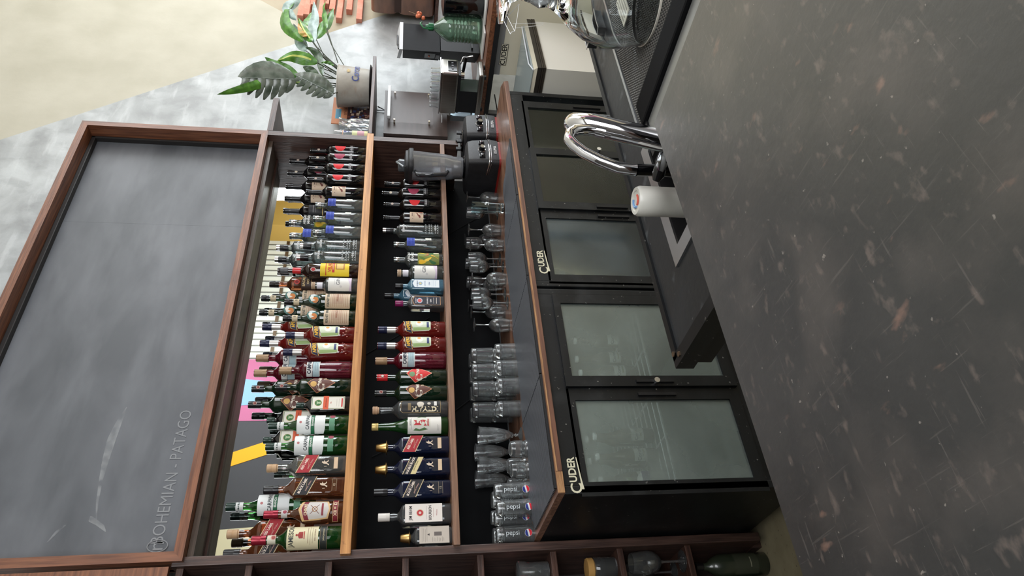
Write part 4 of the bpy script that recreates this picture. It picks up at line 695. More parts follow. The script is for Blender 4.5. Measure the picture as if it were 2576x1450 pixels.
# short upturned cups
cpf = flip([(0, 0), (.020, 0), (.030, .006), (.0335, .02), (.034, .05), (.0315, .062), (.035, .068), (.036, .078), (.0345, .078), (.033, .068), (.030, .062), (.0322, .05), (.031, .022), (.02, .012), (0, .01)], .078)
def cup(lb, x, y, z):
    o = thing('short_glass', lb, 'glass', (x, y, z), 0, 'short upturned glasses')
    MB().lathe(cpf, 24, cap=False).build('glass_wall', GLASSF, o, smooth=40)
    MB().lathe(flip([(0, .001), (.019, .001), (.028, .006), (.0195, .0115), (0, .009)], .078), 20).build('thick_base', GLASSX, o, smooth=40); return o
c0 = cup('short upturned glass at the front beside the sundae glass foot', 1.195, 2.575, CT)
for x, y, z, lb in ((1.115, 2.60, CT, 'short upturned glass at the front beside the printed soda glasses'), (1.16, 2.665, CT, 'short upturned glass in the second row beside the sundae glasses'), (1.085, 2.69, CT, 'short upturned glass in the second row behind the soda glasses')): dup(c0, (x, y, z), lb)
# printed soda glasses (upturned)
HP = .145
def soda(lb, x, y):
    o = thing('soda_glass', lb, 'glass', (x, y, CT), .0, 'printed soda glasses')
    MB().lathe(flip([(0, 0), (.026, 0), (.028, .004), (.030, .03), (.036, HP), (.0348, HP), (.0288, .03), (0, .022)], HP), 24, cap=False).build('glass_wall', GLASSF, o, smooth=40)
    MB().lathe(flip([(0, .001), (.0255, .001), (.0275, .005), (.0283, .019), (0, .0215)], HP), 22).build('thick_base', GLASSX, o, smooth=40)
    gx, gz, gr = -.008, .024, .0145
    wv_ = lambda s: [(gx-gr*1+2*gr*k/8, gz+s*.0035+.0055*math.sin(k/8*PI*1.6-.6)*1.1) for k in range(9)]
    up = [p for p in circ(gx, gz, gr*.93, 26) if p[1]-gz > .003+(p[0]-gx)*.25]; dn = [p for p in circ(gx, gz, gr*.93, 26) if p[1]-gz < -.003+(p[0]-gx)*.25]
    print_mesh([('c', gx, gz, gr, (226, 226, 230))], 'logo_ground', o, R=.0358, off=.0006)
    print_mesh([('p', dn, (206, 24, 44)), ('p', up, (24, 44, 130))], 'globe_logo', o, R=.0358, off=.0016)
    print_mesh([('t', 'pepsi', -.006, .085, .026, (205, 212, 215), -90, 0)], 'word_print', o, R=.0342); return o
s0 = soda('upturned printed soda glass at the front nearest the short glasses', 1.035, 2.615)
for x, y, lb in ((.955, 2.59, 'upturned printed soda glass at the front, middle of its row'), (1.025, 2.695, 'upturned printed soda glass in the second row behind the first'), (.945, 2.67, 'upturned printed soda glass in the second row, middle'), (.875, 2.65, 'upturned printed soda glass touching the cabinet side'), (.98, 2.76, 'upturned printed soda glass in the third row'), (.895, 2.735, 'upturned printed soda glass in the third row by the cabinet side')):
    o = dup(s0, (x, y, CT), lb)
for x, y, lb in ((1.07, 2.80, 'plain upturned tumbler behind the printed soda glasses'), (.93, 2.84, 'plain upturned tumbler behind the soda glasses by the black panel')): dup(tum, (x, y, CT), lb, 'plain tumblers behind the soda glasses', scale=(1, 1, 1.35))
# ================================================================ blenders
def blender(lb, x0, jar):
    o = thing('blender', lb, 'blender', (x0, 2.44, CT), 0, 'black blenders on the counter'); W, D, H = .19, .28, .185
    prof = [(0, .0, .012), (.0, W, .012)]
    def rr(x, y, w_, d_, z, r=.025, n=4):
        pts = []
        for cx_, cy_, a0 in ((x+w_-r, y+r, -PI/2), (x+w_-r, y+d_-r, 0), (x+r, y+d_-r, PI/2), (x+r, y+r, PI)):
            for k in range(n+1): a = a0+PI/2*k/n; pts.append((cx_+r*math.cos(a), cy_+r*math.sin(a), z))
        return pts
    mb = MB(); L = [rr(.0, .0, W, D, .012), rr(-.002, -.003, W+.004, D, .05), rr(0, 0, W, D, .10), rr(.002, .004, W-.004, D-.01, .15), rr(.006, .010, W-.012, D-.024, H-.010), rr(.018, .024, W-.036, D-.05, H)]
    n = len(L[0]); vs = [p for l in L for p in l]; fs = [(j*n+i, j*n+(i+1) % n, (j+1)*n+(i+1) % n, (j+1)*n+i) for j in range(len(L)-1) for i in range(n)]
    fs += [tuple(range(n))[::-1], tuple((len(L)-1)*n+i for i in range(n))]; mb.add(vs, fs).build('motor_base', BLACKR, o, smooth=35)
    MB().prism(rr(.004, .004, W-.008, D-.008, 0), (0, 0, .012)).build('red_foot_ring', M((130, 34, 28), .4), o)
    t = MB()
    for zz, rd, yy in ((.064, .0032, -.0035), (.054, .0012, -.0035)): t.tube([(-.003, .09, zz+.01), (-.003, .02, zz+.002), (.012, yy, zz), (W/2, yy-.001, zz-.002), (W-.012, yy, zz), (W+.002, .02, zz+.002)], rd, 6)
    t.build('chrome_trim', CHROME, o, smooth=60)
    k = MB().cyl((W*.5, .002, .103), (W*.5, -.024, .100), .017, .015, 20).build('dial', BLACKG, o, smooth=30)
    MB().cyl((W*.5, -.0235, .100), (W*.5, -.0262, .0997), .0125, seg=20).build('dial_face', CHROME, k, smooth=30)
    MB().tube([(W*.5+.0195*math.cos(a), -.0015, .103+.0195*math.sin(a)) for a in [2*PI*i/20 for i in range(21)]], .0015, 5).build('dial_ring', CHROME, o)
    for dx in (-.052, .052):
        s_ = MB().box(W*.5+dx-.012, -.006, .086, W*.5+dx+.012, .002, .118, 0, .003).build('switch_plate', BLACKG, o)
        MB().box(W*.5+dx-.005, -.016, .098, W*.5+dx+.005, -.005, .108, 0, .002).build('toggle', CHROME, s_)
    print_mesh([('t', 'KUMA', W*.5, .030, .022, (205, 205, 205), 0, .02)], 'brand_print', o, y=-.0035)
    MB().lathe([(0, H), (.062, H), (.064, H+.004), (.058, H+.010), (.05, H+.012), (0, H+.012)], 24, o=(W*.5, .13, 0)).build('jar_seat', BLACKG, o, smooth=40)
    if not jar:
        for a in (0.6, 2.2, 3.8, 5.3):
            cx_, cy_ = W*.5+.045*math.cos(a), .13+.045*math.sin(a); MB().box(cx_-.012, cy_-.006, H+.010, cx_+.012, cy_+.006, H+.038, 0, .003).build('jar_lug', BLACKR, o)
        return o
    jx, jy, z = W*.5-.012, .13, H+.012
    mb = MB(); n = 32; L = []; F = []
    pr = [(.056, 0), (.060, .004), (.062, .05), (.066, .06), (.075, .10), (.086, .27), (.090, .275), (.0885, .276), (.084, .27), (.0725, .10), (.062, .06), (.056, .01), (0, .008)]
    for j, (r, zz) in enumerate(pr):
        for i in range(n):
            a = 2*PI*i/n; q = 1+(.045*math.cos(4*a) if 3 < j < 11 else 0)*(1 if zz > .06 else 0); L.append((jx+r*q*math.cos(a), jy+r*q*math.sin(a), z+zz))
    for j in range(len(pr)-1):
        for i in range(n): i2 = (i+1) % n; F.append((j*n+i, j*n+i2, (j+1)*n+i2, (j+1)*n+i))
    mb.add(L, F).build('jar', thin_glass('smoky_plastic', (238, 240, 242), 1.1, .08, body=.17, bodycol=(214, 216, 222)), o, smooth=50)
    MB().lathe([(0, z+.002), (.054, z+.002), (.0565, z+.008), (.057, z+.05), (.054, z+.056), (0, z+.056)], 24, o=(jx, jy, 0)).build('blade_collar', M((120, 116, 112), .25, .7), o, smooth=40)
    MB().lathe([(0, z+.270), (.081, z+.270), (.083, z+.275), (.082, z+.292), (.072, z+.300), (.07, z+.312), (.045, z+.318), (0, z+.318)], 24, o=(jx, jy, 0), sq=4).build('lid', BLACKR, o, smooth=40)
    MB().lathe([(.034, z+.318), (.036, z+.345), (.030, z+.352), (0, z+.353)], 20, o=(jx, jy, 0)).build('lid_plug', thin_glass('lid_plug_glass', (170, 176, 182), 1.5, .1, body=.3, bodycol=(150, 155, 160)), o, smooth=40)
    h = MB().tube([(jx-.07, jy-.03, z+.262), (jx-.115, jy-.045, z+.25), (jx-.12, jy-.05, z+.18), (jx-.105, jy-.045, z+.10), (jx-.065, jy-.03, z+.085)], [.009, .011, .012, .011, .009], 10)
    h.build('jar_handle', thin_glass('smoky_handle', (150, 150, 154), 1.2, .05, body=.35, bodycol=(70, 72, 76)), o, smooth=50)
    MB().tube([(jx-.05, jy-.04, z+.30), (jx-.075, jy-.06, z+.325), (jx-.03, jy-.05, z+.36), (jx+.0, jy-.03, z+.352)], [.004, .006, .006, .004], 8).build('lid_tab', thin_glass('tab_glass', (200, 206, 210), 1.5, .1, body=.35, bodycol=(180, 186, 190)), o, smooth=50)
    return o
blender('black square blender with smoky jar and lid standing before the shelves', 2.785, True); blender('black square blender base without a jar at the end of the counter', 3.005, False)
# ================================================================ brown board with acrylic holder
bd = thing('wall_box', 'brown board box with clear acrylic sheet and two pale bars below the wall shelf', 'box', (0, 0, 0))
box('board', noisy('brown_laminate', (62, 50, 46), (74, 61, 57), 5, (1, 1, 8), rough=.45), 3.46, 2.84, 1.203, 3.90, 2.86, 1.605, bd); box('carcass', M((44, 34, 32), .5), 3.46, 2.86, 1.203, 3.90, 2.998, 1.605, bd)
box('acrylic_sheet', M((176, 172, 172), .35, alpha=.10, spec=.2, name='clear_acrylic'), 3.545, 2.815, 1.295, 3.87, 2.819, 1.580, bd)
for x, z in ((3.57, 1.32), (3.85, 1.32), (3.57, 1.54), (3.85, 1.54)): MB().cyl((x, 2.84, z), (x, 2.812, z), .006, seg=12).build('standoff', M((190, 176, 150), .3, .6), bd, smooth=30)
box('pale_bar', M((225, 228, 228), .4), 3.57, 2.79, 1.566, 3.89, 2.812, 1.586, bd, b=.003); MB().tube([(3.60, 2.84, 1.238), (3.60, 2.80, 1.240), (3.86, 2.80, 1.243), (3.86, 2.84, 1.245)], .004, 8).build('pull_rod', M((228, 228, 228), .3, .3), bd, smooth=60)
# ================================================================ bucket with plants, poster, packed glasses on the wall shelf
SHZ = 1.681
bk = thing('bucket_planter', 'oval galvanised bucket with blue lettering holding the leafy plant on the wall shelf', 'planter', (3.845, 2.79, SHZ))
galv = noisy('galvanised_zinc', (158, 153, 144), (184, 180, 171), 9, rough=.45, metal=0, extra=[(6, (1, 1, 3), .6, .72, (150, 110, 74), .5)])
MB().lathe([(0, .022), (.135, .022), (.138, .026), (.158, .215), (.163, .220), (.160, .224), (.154, .218), (.134, .03), (0, .03)], 36).build('body', galv, bk, smooth=40).scale = (1, .75, 1)
MB().lathe([(0, .170), (.148, .170), (0, .182)], 24).build('soil', M((60, 46, 36), .9), bk).scale = (1, .74, 1)
MB().lathe([(0, 0), (.135, 0), (.170, .016), (.172, .02), (.15, .020), (.14, .010), (0, .008)], 30).build('saucer', M((22, 22, 24), .4), bk, smooth=40).scale = (1, .78, 1)
cr_ = [('p', [(-.014, 0), (-.018, .016), (-.008, .009), (0, .02), (.008, .009), (.018, .016), (.014, 0)], (176, 150, 90))]
print_mesh([('t', 'Corona', .035, .105, .062, (44, 58, 120), 0, .02, .95)]+[('p', [(x+.03, z+.148) for x, z in cr_[0][1]], (176, 150, 90)), ('r', .016, .142, .044, .146, (176, 150, 90))], 'lettering', bk, place=lambda a, b, o_: ((.143+.02*(b-.02)/.2+o_)*math.sin(a/.15-.15), -(.143+.02*(b-.02)/.2+o_)*math.cos(a/.15-.15)*.75-.001, b))
def leafmat(name, c1, c2, stripe=None):
    return noisy(name, c1, c2, 26, (1, 1, 1), rough=.38, bump=.12, spec=.5, extra=[stripe] if stripe else None)
LG = leafmat('green_leaf', (58, 104, 36), (92, 146, 52)); LD = leafmat('dark_green_leaf', (40, 62, 38), (66, 92, 54)); LS = leafmat('sheen_toned_leaf_back', (112, 134, 126), (150, 170, 162)); LY = leafmat('variegated_leaf', (58, 108, 34), (92, 146, 48)); LYS = leafmat('yellow_leaf_stripe', (176, 190, 86), (206, 212, 120)); LO = leafmat('yellowing_leaf', (204, 128, 44), (96, 140, 44)); STEMM = M((56, 62, 44), .5)  # grey-silver leaf backs have reflected light put into their colour
plant = thing('potted_plant', 'broad-leaved green plant with split leaves growing from the galvanised bucket', 'plant', (0, 0, 0))
VIEW = Vector((-.62, -.77, .05)).normalized()
def leaf(path, wid, m, twist=0, cup=.25, ns=14, nw=6, stem=None, Y=2.75):
    """path: picture points turned into places in the plane Y (or (px,py,Y) each)"""
    P = [onY(p[0], p[1], p[2] if len(p) > 2 else Y) for p in path]
    def cat(t):
        k = min(int(t*(len(P)-1)), len(P)-2); u = t*(len(P)-1)-k
        p0, p1, p2, p3 = P[max(k-1, 0)], P[k], P[k+1], P[min(k+2, len(P)-1)]
        return .5*((2*p1)+(p2-p0)*u+(2*p0-5*p1+4*p2-p3)*u*u+(3*p1-p0-3*p2+p3)*u**3)
    vs = []; fs = []
    for i in range(ns+1):
        t = i/ns; c = cat(t); d = (cat(min(1, t+.02))-cat(max(0, t-.02))).normalized()
        side = d.cross(VIEW).normalized(); nrm = side.cross(d).normalized()
        a = math.radians(twist)*(t if twist else 0); side = side*math.cos(a)+nrm*math.sin(a); nrm = side.cross(d).normalized()
        w_ = wid*max(.03, math.sin(PI*min(1, t*.97+.02)**.85))
        for k in range(nw+1):
            s_ = k/nw*2-1; vs.append(c+side*s_*w_*.5+nrm*(-cup*w_*abs(s_)*.5+.003*math.sin(t*20+s_*2)))
    for i in range(ns):
        for k in range(nw): a = i*(nw+1)+k; fs.append((a, a+1, a+nw+2, a+nw+1))
    o = MB().add(vs, fs)
    if m is LY: o.m = [1 if (j % nw) in (3,) and j//nw > 2 else 0 for j in range(len(fs))]
    o = o.build('leaf', [m, LYS] if m is LY else m, plant, smooth=80)
    if stem:
        q = [Vector(onY(*stem[0]))]+[Vector(onY(*s)) for s in stem[1:]]+[P[0]]; MB().tube(q, .0032, 6).build('stem', STEMM, plant, smooth=80)
    return o
S0 = lambda y=200, Y=2.79: (870, y, Y)
leaf([(763, 104, 2.72), (740, 85, 2.71), (716, 62, 2.70), (713, 30, 2.69), (733, 5, 2.68), (752, -25, 2.68)], .085, LG, 60, .35, stem=[S0(195), (800, 154, 2.76)])
leaf([(745, 50, 2.69), (722, 22, 2.68), (745, 0, 2.67), (756, -30, 2.66)], .075, LS, 0, .2)
leaf([(785, 104, 2.70), (765, 80, 2.69), (750, 45, 2.68)], .062, LY, 20, .4, stem=[S0(190), (815, 145, 2.74)]); leaf([(772, 92, 2.688), (757, 80, 2.683), (750, 58, 2.678)], .035, LO, 0, .1)
leaf([(790, 108, 2.72), (786, 70, 2.71), (792, 40, 2.70), (789, 3, 2.69)], .068, LS, 0, .25, stem=[S0(188), (812, 140, 2.75)])
leaf([(795, 98, 2.73), (812, 70, 2.72), (828, 45, 2.71), (838, 20, 2.70)], .075, LG, 10, .3, stem=[S0(186), (815, 140, 2.76)])
leaf([(822, 72, 2.69), (815, 45, 2.68), (812, 20, 2.67), (822, -6, 2.66)], .05, LG, 90, .3, stem=[(850, 158, 2.76)])
leaf([(798, 158, 2.71), (770, 148, 2.70), (735, 142, 2.69), (698, 153, 2.68)], .088, LY, 0, .25, stem=[S0(205), (820, 170, 2.75)])
leaf([(768, 64, 2.73), (778, 50, 2.74), (788, 28, 2.75)], .07, LG, 0, .2); leaf([(770, 128, 2.75), (752, 100, 2.76), (738, 60, 2.77)], .08, LS, 30, .2, stem=[S0(200), (810, 160, 2.77)])
leaf([(752, 195, 2.74), (725, 178, 2.73), (690, 162, 2.72), (666, 144, 2.72)], .072, LG, 20, .25, stem=[S0(215), (800, 215, 2.76)])
leaf([(676, 206, 2.70), (665, 208, 2.69), (600, 226, 2.67), (546, 238, 2.66)], .055, LG, 40, .3); leaf([(800, 195, 2.76), (782, 178, 2.75), (762, 168, 2.74)], .06, LD, 0, .2, stem=[S0(200)])
leaf([(812, 190, 2.74), (806, 165, 2.74), (800, 140, 2.73), (785, 125, 2.72), (768, 120, 2.72)], .05, LD, 20, .2, stem=[S0(205)])
leaf([(840, 165, 2.73), (825, 157, 2.72), (808, 158, 2.71)], .022, LG, 0, .2); leaf([(800, 228, 2.74), (775, 214, 2.73), (730, 204, 2.72)], .04, LY, 0, .2, stem=[S0(212), (830, 222, 2.77)])
for k, (a, b) in enumerate((((845, 172), (800, 120)), ((848, 182), (808, 140)), ((848, 190), (806, 170)), ((850, 205), (806, 178)), ((850, 160), (818, 70)), ((847, 212), (800, 205)))):
    MB().tube([onY(a[0]+15, a[1]+4, 2.79), onY((a[0]+b[0])/2, (a[1]+b[1])/2-2, 2.76), onY(b[0], b[1], 2.74)], .0028, 6).build('stem', STEMM, plant, smooth=80)
def monstera(base, tip, wid, Y, m1, m2, droop):
    A, B = onY(*base, Y), onY(*tip, Y-.03); d = (B-A); L = d.length; d.normalize(); side = d.cross(VIEW).normalized(); nrm = side.cross(d).normalized()
    mb = MB(); n = 7
    solid = []; R0 = 8
    for j in range(17):
        t = j/16; w_ = wid*math.sin(PI*min(1, (t+.12)*.89))**.7*.5
        for i in range(R0+1):
            u = i/R0; solid.append(A+d*(L*t+.06*u*u*L)+side*w_*u+nrm*(-droop*.8*w_*u*u+.005*math.sin(t*40)*u))
    mb.add(solid, [(j*(R0+1)+i, j*(R0+1)+i+1, (j+1)*(R0+1)+i+1, (j+1)*(R0+1)+i) for j in range(16) for i in range(R0)], 0)
    for sgn in (-1,):
        for k in range(n):
            t = k/n; t1 = (k+1.0)/n; w_ = wid*math.sin(PI*min(1, (t+.2)*.84))**.6*.5; mb_v = []; rows = 7
            for i in range(rows+1):
                u = i/rows; curve = .13*u*u*L
                taper = 1.04 if u < .35 else (.9 if u < .8 else .62 if u < .95 else .25)
                c0 = A+d*(L*(t+t1)/2); hw = L*(t1-t)/2*taper*(1.02 if u < .15 else 1)
                for q in (-1, 0, 1): mb_v.append(c0+d*(q*hw+curve-.02*L)+side*sgn*w_*u+nrm*(-droop*w_*u*u+.006*(1-abs(q))+.004*math.sin(k*2)))
            fs = [(i*3+q, i*3+q+1, (i+1)*3+q+1, (i+1)*3+q) for i in range(rows) for q in (0, 1)]
            mb.add(mb_v, fs, 0 if sgn < 0 else 1)
    mb.tube([A, A+d*L*.5+nrm*.004, B], .0026, 6, 0); return mb.build('leaf', [m1, m2], plant, smooth=80)
gl1 = noisy('glossy_split_leaf', (66, 78, 66), (120, 128, 118), 14, rough=.22, bump=.1); gl2 = noisy('dark_split_leaf', (48, 62, 48), (78, 92, 74), 14, rough=.25, bump=.1)  # silver highlights are put into the paler split-leaf colour
monstera((742, 200), (606, 196), .24, 2.69, gl1, gl2, .35); monstera((838, 236), (745, 190), .15, 2.70, gl1, gl2, .3)
MB().tube([onY(742, 200, 2.69), onY(800, 206, 2.72), onY(865, 212, 2.79)], .003, 6).build('stem', STEMM, plant, smooth=80)
MB().tube([onY(838, 236, 2.70), onY(850, 232, 2.74), onY(868, 222, 2.79)], .003, 6).build('stem', STEMM, plant, smooth=80)
# book/poster
po = thing('menu_card', 'orange and photo printed card leaning on the wall behind the bucket', 'card', (3.64, 2.93, SHZ))
box('card', M((206, 140, 104), .6), 0, 0, 0, .27, .006, .262, po)
pr_ = [('r', .0, .0, .27, .165, (70, 44, 44)), ('r', .05, .205, .15, .24, (92, 160, 182)), ('r', .055, .21, .145, .235, (70, 130, 156)), ('t', 'anecdotas', .16, .18, .034, (120, 70, 56), 0, 0)]
random.seed(3)
for k in range(46): x, z = random.uniform(.01, .24), random.uniform(.008, .145); pr_.append(('r', x, z, x+random.uniform(.008, .03), z+random.uniform(.006, .02), random.choice([(150, 110, 96), (40, 34, 48), (190, 160, 140), (110, 60, 50), (60, 70, 110), (200, 186, 160), (150, 60, 60)])))
print_mesh(pr_, 'print', po, y=-.0005)
# bagged glasses and patterned tumbler by the shelf end
for k, (x, y, h) in enumerate(((3.55, 2.86, .20), (3.43, 2.80, .19))):
    b = thing('wrapped_glass', ['clear glass wrapped in crinkled film beside the orange card', 'clear glass wrapped in crinkled film beside the striped tumblers'][k], 'glass', (x, y, SHZ), 0, 'film-wrapped glasses')
    mb = MB(); L = []; F = []; n = 26; random.seed(k+5)
    for j in range(12):
        for i in range(n):
            a = 2*PI*i/n; r = (.038+.004*random.random()+.006*(j > 9)*math.sin(3*a)) * (1 if j < 8 else .75+.1*(j-8)); L.append((r*math.cos(a), r*math.sin(a), h*j/11))
    for j in range(11):
        for i in range(n): i2 = (i+1) % n; F.append((j*n+i, j*n+i2, (j+1)*n+i2, (j+1)*n+i))
    mb.add(L, F).build('film', thin_glass('crinkled_film', (225, 230, 232), 1.6, .1, body=.18, bodycol=(220, 225, 228)), b); MB().lathe([(0, .004), (.028, .004), (.030, h*.8), (.028, h*.8), (.026, .02), (0, .02)], 20, cap=False).build('glass_wall', GLASS, b, smooth=40)
st_ = thing('striped_tumbler', 'small tumbler with blue lettering and pastel stripes against the end panel', 'glass', (3.27, 2.72, SHZ))
MB().lathe([(0, 0), (.027, 0), (.030, .004), (.033, .20), (.031, .20), (.028, .01), (0, .01)], 22, cap=False).build('glass_wall', GLASS, st_, smooth=40)
print_mesh([('r', -.03, .01, .03, .03, (214, 206, 150)), ('r', -.03, .03, .03, .07, (196, 150, 160)), ('r', -.03, .07, .03, .10, (206, 210, 160)), ('t', 'MIX', 0, .13, .02, (60, 66, 130), -90, .02), ('r', -.03, .15, .03, .156, (200, 160, 140))], 'print', st_, R=.0325)
# ================================================================ side counter with appliances
sc_ = thing('side_counter', 'side counter with black edge and cream cuder cabinet along the far end', 'counter', (0, 0, 0))
box('worktop', M((26, 26, 28), .5), 3.73, 1.2, .925, 5.4, 2.995, .955, sc_); box('wood_trim', WOODR, 3.738, 1.2, .955, 5.4, 2.995, .985, sc_)
box('cream_front', M((236, 230, 208), .45), 3.82, 1.2, .30, 3.85, 2.60, .925, sc_); box('grey_band', M((150, 150, 150), .5), 3.815, 1.2, .875, 3.82, 2.60, .925, sc_)
box('back_leg', M((60, 58, 58), .6), 3.80, 2.90, 0, 3.84, 2.94, .925, sc_)
print_mesh([('r', -.075, -.022, .075, .024, (60, 58, 54)), ('r', -.072, -.019, .072, .021, (236, 230, 208)), ('t', 'CUDER', 0, 0, .045, (50, 48, 44), 0, .02)], 'logo_badge', sc_, place=lambda a, b, o_: (3.813-o_, 2.45-a, .865+b))
# cables behind
cbm = MB().tube([(3.74, 2.7, .90), (3.5, 2.85, .85), (3.25, 2.93, .72), (3.15, 2.9, .60)], .004, 6); tag(cbm.build('power_cable', M((16, 16, 18), .5), smooth=60), 'thin black cable sagging under the side counter', 'cable')
tag(MB().tube([(3.72, 2.85, .93), (3.45, 2.97, .90), (3.22, 2.99, .91)], .004, 6).build('power_cable', M((16, 16, 18), .5), smooth=60), 'thin black cable running behind the blender base', 'cable')
# chest freezer, turned at an angle
ctop = [(3.185, 2.107), (3.72, 2.03), (4.05, 2.62), (3.40, 2.75)]
def ctp(z, k=1.0): cx, cy = 3.60, 2.40; return [(cx+(x-cx)*k, cy+(y-cy)*k, z) for x, y in FP]
fz = thing('chest_freezer', 'white chest freezer with metal rim and sloping glass lid beside the black fridge', 'freezer', (0, 0, 0))
N_ = Vector(onZ(1356, 170, .78)); A_ = (Vector(onZ(1345, 232, .78))-N_); B_ = (Vector(onZ(1331, 62, .78))-N_)
A_ = A_.normalized()*.62; B_ = B_.normalized()*.54
FP = [(N_.x, N_.y), (N_.x+B_.x, N_.y+B_.y), (N_.x+A_.x+B_.x, N_.y+A_.y+B_.y), (N_.x+A_.x, N_.y+A_.y)]
cxm, cym = sum(p[0] for p in FP)/4, sum(p[1] for p in FP)/4
def fp(z, k): return [(cxm+(x-cxm)*k, cym+(y-cym)*k, z) for x, y in FP]
MB().prism(fp(.04, .97), (0, 0, .70)).build('body', M((222, 220, 212), .4), fz)
for k, (zz, hh, kk, m_) in enumerate(((.74, .012, 1.0, M((70, 64, 58), .4, .5)), (.754, .008, 1.0, M((70, 64, 58), .4, .5)), (.764, .022, .995, M((60, 56, 52), .4, .4)))):
    MB().prism(fp(zz, kk), (0, 0, hh)).build('rim_band', m_, fz)
m = MB()
for i in range(4):
    a, b = fp(.786, .99)[i], fp(.786, .99)[(i+1) % 4]; c, d = fp(.800, .90)[(i+1) % 4], fp(.800, .90)[i]; m.add([a, b, c, d], [(0, 1, 2, 3)]); 
m.build('metal_rim', M((214, 208, 190), .3, .4), fz)
MB().prism(fp(.801, .90), (0, 0, .004)).build('glass_lid', M((150, 160, 160), .12, spec=.8), fz)
for i in (0, 1, 2, 3): x, y, _ = fp(0, .9)[i]; MB().cyl((x, y, 0), (x, y, .04), .02, seg=10).build('foot', RUBBER, fz)
MB().tube([Vector(fp(.803, .90)[0]), Vector(fp(.812, .82)[0])+B_*.15, Vector(fp(.812, .88)[1])], .004, 6).build('seal_loop', M((210, 214, 220), .3), fz, smooth=60)
# slim coffee machine
cm = thing('coffee_machine', 'slim stainless coffee machine with cups on top at the side counter', 'coffee machine', (3.60, 2.47, .985))
mb = MB().box(0, 0, .17, .155, .30, .275, 0, .012); mb.build('head', STEEL, cm)
mb = MB().box(.0, 0, .012, .155, .30, .045, 0, .010); mb.build('drip_base', STEEL, cm)
box('column', M((20, 20, 22), .5), .012, .13, .045, .143, .29, .17, cm); box('head_underside', M((24, 24, 26), .4), .004, .01, .155, .151, .29, .17, cm)
box('button_panel', BLACKG, .025, -.003, .180, .13, .001, .235, cm, b=.001)
for k in range(3): MB().cyl((.05+.028*k, -.003, .207), (.05+.028*k, -.006, .207), .007, seg=12).build('button', M((80, 80, 84), .3), cm)
MB().cyl((.08, .06, .155), (.08, .06, .13), .03, .028, 18).build('group_head', CHROME, cm, smooth=40); MB().cyl((.08, .03, .138), (.08, -.07, .130), .009, .011, 12).build('portafilter_handle', BLACKG, cm, smooth=40)
MB().tube([(.135, .02, .155), (.15, -.02, .14), (.155, -.03, .08)], .005, 8).build('steam_wand', CHROME, cm, smooth=60)
for fx in (.02, .12):
    for fy in (.02, .26): box('foot', RUBBER, fx, fy, 0, fx+.02, fy+.02, .012, cm)
box('water_tank', thin_glass('tank_plastic', (190, 200, 205), 1, .05, body=.2, bodycol=(120, 126, 130)), .01, .30, .045, .14, .36, .2, cm)
box('cup_tray', STAINL, -.004, -.004, .275, .159, .30, .281, cm)
sg = None
for i, (x, y) in enumerate(((.035, .05), (.095, .06), (.04, .12), (.105, .13), (.04, .19), (.10, .20), (.04, .255), (.10, .262))):
    P_ = (3.60+x, 2.47+y, .985+.282)
    lb = ['small faceted glass at the front edge on the coffee machine', 'small faceted glass at the front far edge on the coffee machine', 'small faceted glass, second along the near side of the machine top', 'small faceted glass, second along the far side of the machine top', 'small faceted glass, third along the near side of the machine top', 'small faceted glass, third along the far side of the machine top', 'small faceted glass at the rear near side of the machine top', 'small faceted glass at the rear far side of the machine top'][i]
    if not sg:
        sg = thing('small_glass', lb, 'glass', P_, 0, 'small glasses on the coffee machine'); MB().lathe([(0, .055), (.022, .055), (.024, .05), (.025, .02), (.028, 0), (.0265, 0), (.0235, .02), (.0215, .048), (0, .048)], 10, cap=False).build('glass_wall', GLASSF, sg)
    else: dup(sg, P_, lb)
# speaker and dark box behind
spx = thing('loudspeaker', 'black box loudspeaker with pale front and curved mark standing against the plaster wall', 'speaker', (4.05, 2.62, 1.25))
MB().prism([(0, 0, 0), (.28, -.02, 0), (.455, .16, 0), (.175, .18, 0)], (0, 0, .245)).build('cabinet', noisy('black_vinyl_cabinet', (12, 12, 15), (17, 17, 20), 30, rough=.7, spec=.2), spx)
MB().prism([(-.004, -.004, .245), (.284, -.024, .245), (.46, .16, .262), (.175, .184, .262)], (0, 0, .022)).build('front_panel', M((186, 186, 188), .5), spx)
MB().tube([(.05, .03, .272), (.12, .04, .277), (.17, .08, .281), (.22, .06, .281), (.30, .09, .283)], .006, 6).build('front_mark', M((40, 40, 42), .5), spx, smooth=60)
MB().prism([(.03, .031, .03), (.12, .1235, .03), (.12, .1235, .10), (.03, .031, .10)], (-.004, .004, 0)).build('input_plate', M((14, 14, 16), .4), spx); MB().cyl((.07, .078, .07), (.064, .084, .07), .006, seg=12).build('jack', M((190, 110, 90), .4), spx); MB().prism([(.06, .0617, .0), (.13, .1337, .0), (.13, .1337, .025), (.06, .0617, .025)], (-.003, .003, 0)).build('rating_label', M((90, 90, 94), .5), spx)
mon = thing('black_cabinet', 'dark glossy box under the loudspeaker on the side counter', 'box', (4.04, 2.60, .985))
MB().prism([(0, 0, .004), (.30, -.02, .004), (.50, .20, .004), (.19, .20, .004)], (0, 0, .258)).build('body', M((9, 9, 11), .5, spec=.2), mon); box('side_slot', M((10, 10, 12), .6), .03, -.018, .05, .27, -.002, .06, mon)
